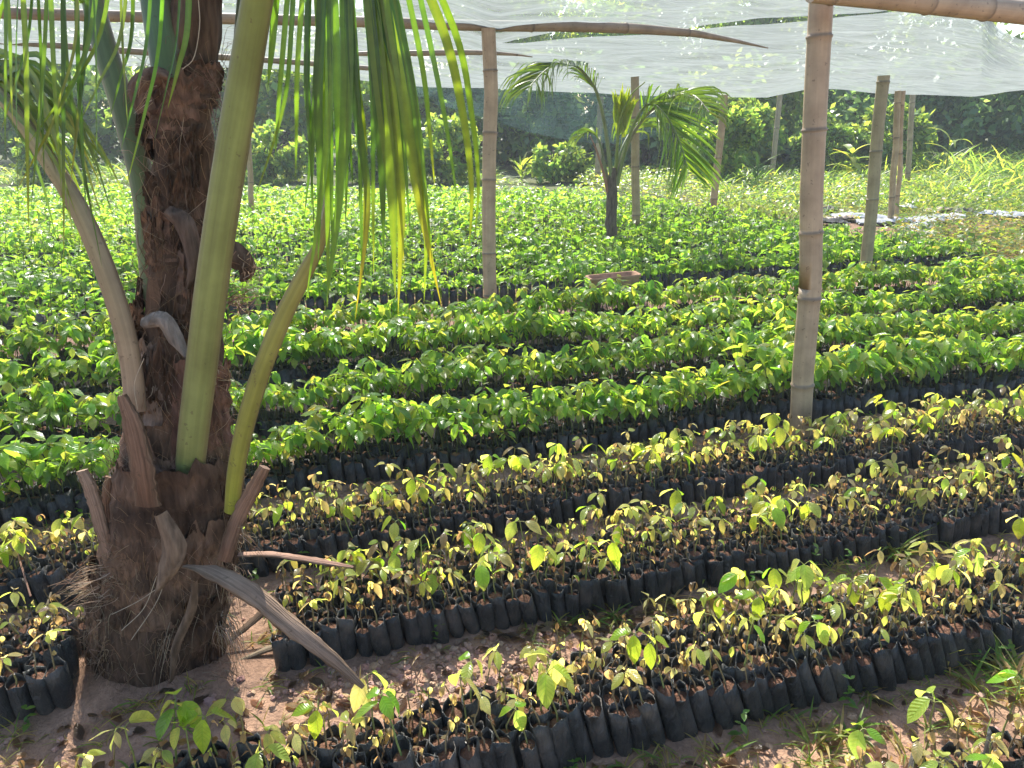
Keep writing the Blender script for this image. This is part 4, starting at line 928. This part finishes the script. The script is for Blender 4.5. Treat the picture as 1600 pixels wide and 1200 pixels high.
def crown_mb(c, rx, ry, rz, n, size, pal, rg, nclump=22, shell=.6):
    m = MB(); cl = rg.normal(0, 1, (nclump, 3)); cl = unit(cl) * rg.uniform(.25, .95, (nclump, 1)) ** .6
    cs = rg.uniform(.22, .45, nclump); tone = rg.uniform(.5, 1.55, nclump)
    k = rg.integers(0, nclump, n); d = unit(rg.normal(0, 1, (n, 3))) * (rg.uniform(0, 1, (n, 1)) ** .45) * cs[k][:, None]
    P = (cl[k] + d) * [rx, ry, rz] + c; P = P[P[:, 2] > .03]; n = len(P); k = k[:n]
    A = unit(rg.normal(0, 1, (n, 3)) + [0, 0, -.5]); nr = unit(rg.normal(0, 1, (n, 3)) + [0, -.2, .8]); B = unit(np.cross(A, nr))
    L = size * rg.uniform(.6, 1.3, n)[:, None]; w = L * .27
    V = np.stack([P, P + A * L * .5 + B * w, P + A * L, P + A * L * .5 - B * w], 1).reshape(-1, 3)
    col = np.array(pal)[rg.integers(0, len(pal), n)] * tone[k][:, None] * rg.uniform(.75, 1.25, (n, 1))
    m.add(V, np.arange(n * 4).reshape(-1, 4), np.repeat(col, 4, 0)); return m
def bush(name, label, cat, px, Y, h, rw, n, size, pal, trunk=.0, seed=0, zc=.55, rz=.5, group=None, lean=0, cw=None):
    rg = np.random.default_rng(seed + 500); X = (px - 800) / F_PX * (Y * CT + (CAM_H - h * .5) * ST) ; t = thing(name, label, cat, (X, Y, 0), group)
    c = np.array([lean, 0, h * zc]); m = crown_mb(c, rw, rw * .7, h * rz, n, size, pal, rg, cw or 24); m.build('crown', M_FAR, t, False)
    m = MB(); nst = 1 if trunk > .08 else 4
    for q in range(nst):
        x0 = np.array([rg.normal(0, .12 * (nst > 1)), rg.normal(0, .1), -.02]); a = rg.uniform(-1, 1) * rw * .35
        s = spline([x0, x0 + [a * .3, 0, h * .28], np.array([a + lean, rg.normal(0, .2), h * .6])], 8); m.tube(s, np.linspace(trunk or .035, .015, 8), 6, (.09, .07, .05), noise=.1, rng=rg)
        for z in range(3):
            p = s[4 + z]; e = p + np.array([rg.normal(0, rw * .5), rg.normal(0, rw * .4), h * rg.uniform(.1, .3)]); m.tube(spline([p, (p + e) / 2 + [0, 0, .08], e], 5), np.linspace(.02, .006, 5), 4, (.09, .07, .05))
    m.build('trunk', M_WOOD, t); return t
DG = [(.09, .18, .045), (.12, .22, .05), (.07, .15, .05), (.16, .25, .06)]
MG = [(.12, .22, .05), (.16, .26, .055), (.09, .18, .05), (.21, .29, .06)]
TL_SHADE = [(.08, .17, .08), (.10, .20, .085), (.07, .15, .08), (.14, .23, .085)]  # teal: blue sky fill of shaded foliage mixed into the leaf colours
G1, G2 = 'bushes behind the beds', 'trees beyond the net'
k = 0
for px, Y, h, rw, n, pal, tr, zc, rz, lab in (
 (-130, 20.5, 3.6, 1.9, 3800, DG, .07, .58, .44, 'dark bush partly cut by the left edge'),
 (40, 20.0, 3.2, 1.5, 3600, DG, .07, .58, .44, 'dark bush with bare stems at the far left behind the palm fronds'),
 (165, 20.8, 3.4, 1.6, 3600, DG, .07, .58, .44, 'dark bush seen between the left palm petioles'),
 (290, 20.2, 3.3, 1.5, 3400, DG, .07, .58, .44, 'dark bush right behind the big palm trunk'),
 (415, 20.4, 3.2, 1.4, 3600, MG, .06, .68, .36, 'thin stemmed bush just right of the big palm trunk'),
 (530, 20.0, 3.0, 1.3, 3600, MG, .06, .62, .40, 'leafy bush behind the hanging palm leaflets'),
 (640, 20.0, 3.0, 1.3, 3800, MG, .05, .55, .46, 'leafy bush left of the beam-carrying post'),
 (735, 19.8, 2.9, 1.2, 3800, DG, .05, .52, .48, 'dark bush behind the beam-carrying post'),
 (830, 19.6, 3.0, 1.2, 3800, DG, .05, .5, .5, 'dark bush behind the hanging net curtain'),
 (920, 19.6, 3.0, 1.2, 3800, TL_SHADE, .05, .5, .5, 'dark bush behind the small palm'),
 (1015, 19.4, 2.9, 1.2, 3800, TL_SHADE, .05, .48, .5, 'shadowed bush under the right frond of the small palm'),
 (1100, 19.6, 2.9, 1.1, 4200, MG, .04, .5, .5, 'light green vine-covered bush by the leaning post'),
 (1180, 20.2, 3.0, 1.1, 4200, MG, .04, .5, .5, 'green bush between two thin bamboo posts'),
 (1128, 17.2, 1.7, .75, 2600, MG, .03, .5, .5, 'bright leafy bush close behind the leaning post'), (1160, 19.8, 2.05, .8, 2600, MG, .03, .5, .5, 'bright leafy bush left of the thinnest far post'), (1290, 19.5, 1.5, .8, 2400, MG, .03, .5, .5, 'low bright bush right of the thick near post'), (1385, 19.8, 1.7, .9, 2400, MG, .03, .5, .5, 'low bright bush behind the slim posts'),
 (425, 18.3, 1.3, .7, 2000, MG, .03, .5, .5, 'low sunlit bush by the leaning post right of the palm trunk'), (585, 18.2, 1.2, .7, 2000, MG, .03, .5, .5, 'low sunlit bush behind the hanging leaflets'), (700, 18.1, 1.5, .7, 2200, MG, .03, .5, .5, 'sunlit bush left of the post carrying the beam'), (870, 18.2, 1.0, .6, 1600, MG, .03, .5, .5, 'low sunlit bush left of the small palm'), (90, 18.3, 1.2, .7, 2000, MG, .03, .5, .5, 'low sunlit bush at far left behind the palm leaves'),
 (1250, 21.0, 3.2, 1.2, 4000, TL_SHADE, .04, .5, .5, 'bush half hidden by the thick near post'),
 (1335, 22.0, 3.4, 1.5, 4600, TL_SHADE, .04, .5, .5, 'shade-tinted blue-green bush behind the greenish post'),
 (1440, 22.5, 3.4, 1.6, 4800, TL_SHADE, .04, .5, .5, 'shade-tinted blue-green bush behind the slim posts'),
 (1535, 23.0, 3.6, 1.7, 4800, TL_SHADE, .04, .5, .5, 'large dark bush rising over the grass at right'),
 (1650, 22.0, 3.6, 1.8, 4800, TL_SHADE, .04, .5, .5, 'dark bush cut by the right edge')):
    k += 1; bush('bush', lab, 'bush', px * 1.0, Y + (.0 if h < 2.1 else (2.4 if px < 1120 else 1.0)), h * .95, rw * 1.1, int(n * (1.5 if h < 2.1 else .62)), (.17 if h < 2.1 else .29), pal, tr, k, zc, rz, G1)
for px, Y, h, rw, pal, lab in ((-180, 24, 2.6, 2.0, DG, 'shaded shrub at ground level behind the bushes at the left edge'), (60, 24, 2.6, 2.0, DG, 'shaded shrub filling the gap under the far left bushes'), (250, 24.5, 2.6, 2.0, DG, 'shaded shrub behind the bush stems left of the trunk'), (440, 24, 2.6, 2.0, DG, 'shaded shrub behind the stems right of the trunk'), (620, 24, 2.6, 2.0, DG, 'shaded shrub behind the hanging leaflets'), (800, 24, 2.6, 1.9, DG, 'shaded shrub behind the net curtain'), (1000, 24, 2.6, 1.9, DG, 'shaded shrub deep behind the small palm'), (1200, 25, 2.8, 2.0, DG, 'shaded shrub deep behind the thin posts'), (1400, 26, 3.0, 2.2, TL_SHADE, 'shaded shrub deep behind the slim posts'), (1580, 26, 3.0, 2.2, TL_SHADE, 'shaded shrub deep behind the grass at right')):
    k += 1; bush('shrub', lab, 'shrub', px, Y, h, rw, 4200, .22, pal, .04, k, .45, .5, 'low shrubs behind the bushes')
for px, Y, h, rw, n, pal, lab in (
 (-250, 26, 5.2, 2.6, 3000, DG, 'tree beyond the net cut off by the left edge'), (20, 27, 4.8, 2.3, 3000, DG, 'tree beyond the net above the left palm fronds'), (260, 27, 4.7, 2.4, 3000, MG, 'tree beyond the net behind the big palm'), (480, 28, 5.0, 2.6, 3000, MG, 'tree beyond the net behind the hanging leaflets'), (700, 27, 5.2, 2.5, 3000, MG, 'tree beyond the net over the bush by the beam-carrying post'),
 (890, 27, 5.2, 2.4, 3600, MG, 'green tree showing through the gap in the net above the small palm'), (1080, 28, 5.4, 2.6, 3600, MG, 'tree beyond the net left of the thick near post'), (1270, 28, 5.4, 2.6, 3600, MG, 'tree showing through the net slit behind the thick near post'), (1430, 29, 4.9, 2.4, 3200, MG, 'tree beyond the net right of the thick near post'), (790, 31, 6.2, 2.6, 3200, MG, 'tall tree far beyond the net, over the carrying post'), (985, 31, 6.4, 2.6, 3200, MG, 'tall tree far beyond the net, over the small palm'), (1175, 32, 6.4, 2.6, 3200, MG, 'tall tree far beyond the net, over the field edge posts'), (1600, 30, 3.9, 2.3, 3000, DG, 'lower tree beyond the net at the right edge'), (1800, 29, 3.8, 2.4, 3000, DG, 'tree beyond the net outside the right edge')):
    if px > 1700: continue
    k += 1; bush('background_tree', lab, 'tree', px, Y, h + (1.3 if px < 1500 else 0), rw * 1.15, int(n * 1.8), .28, pal, .12, k, .6, .42, G2, 0, 30)
def leafy(px, py, name, label, cat, n, L, wf, pal, h, e=(.5, 1.3), dr=(.6, 1.6)):
    g = gnd(px, py); t = thing(name, label, cat, tuple(g)); m = MB(); rg = np.random.default_rng(px)
    for q in range(n):
        z = h * q / n; V, F, uv = leaf_geo(np.array([0, 0, z]), q * 2.4 + rg.normal(0, .3), rg.uniform(*e), rg.uniform(*dr), L * rg.uniform(.7, 1.1), L * wf, 8, .25, rg.normal(0, .2), .05, rg); m.add(V, F, jit(pal[rg.integers(len(pal))], rg), uv)
    m.build('foliage', M_GRASS, t); m = MB(); m.tube([[0, 0, -.02], [.01, 0, h * .5], [.015, 0, h]], [.02, .016, .008], 6, (.15, .2, .06)); m.build('stem', M_STEM, t)
leafy(1325, 285, 'broadleaf_plant', 'bright broad-leaved plant in the grass just right of the thick post', 'plant', 22, .55, .13, [(.2, .3, .05), (.26, .33, .07), (.14, .24, .04)], .7)
leafy(1472, 290, 'maize_plant', 'tall maize-like plant with arching leaves above the grass at right', 'plant', 14, .75, .05, [(.2, .3, .05), (.26, .32, .06)], 1.0, (.8, 1.4), (1.0, 2.2))
leafy(1180, 296, 'broadleaf_plant', 'dark upright-leaved plant at the grass edge between the thin posts', 'plant', 14, .6, .06, [(.08, .17, .04), (.12, .22, .05)], .5, (.8, 1.4), (.5, 1.5))
leafy(815, 284, 'broadleaf_plant', 'bright clump of upright leaves below the hanging net curtain', 'plant', 18, .5, .06, [(.2, .3, .05), (.26, .33, .06)], .4, (.8, 1.4), (.3, 1.2))

# ------------------------------------------------------------------ the hazy air
bpy.ops.mesh.primitive_cube_add(size=1, location=(0, 15, 2.6)); hz = bpy.context.object; hz.name = 'haze'; hz.scale = (64, 60, 7.4); hz['kind'] = 'stuff'
n = N('hazy_air'); pv = n('VolumePrincipled'); pv.inputs['Color'].default_value = (.86, .93, 1, 1); pv.inputs['Density'].default_value = .0024; pv.inputs['Anisotropy'].default_value = .35
n.l(pv.outputs[0], n.out.inputs['Volume']); hz.data.materials.append(n.m)
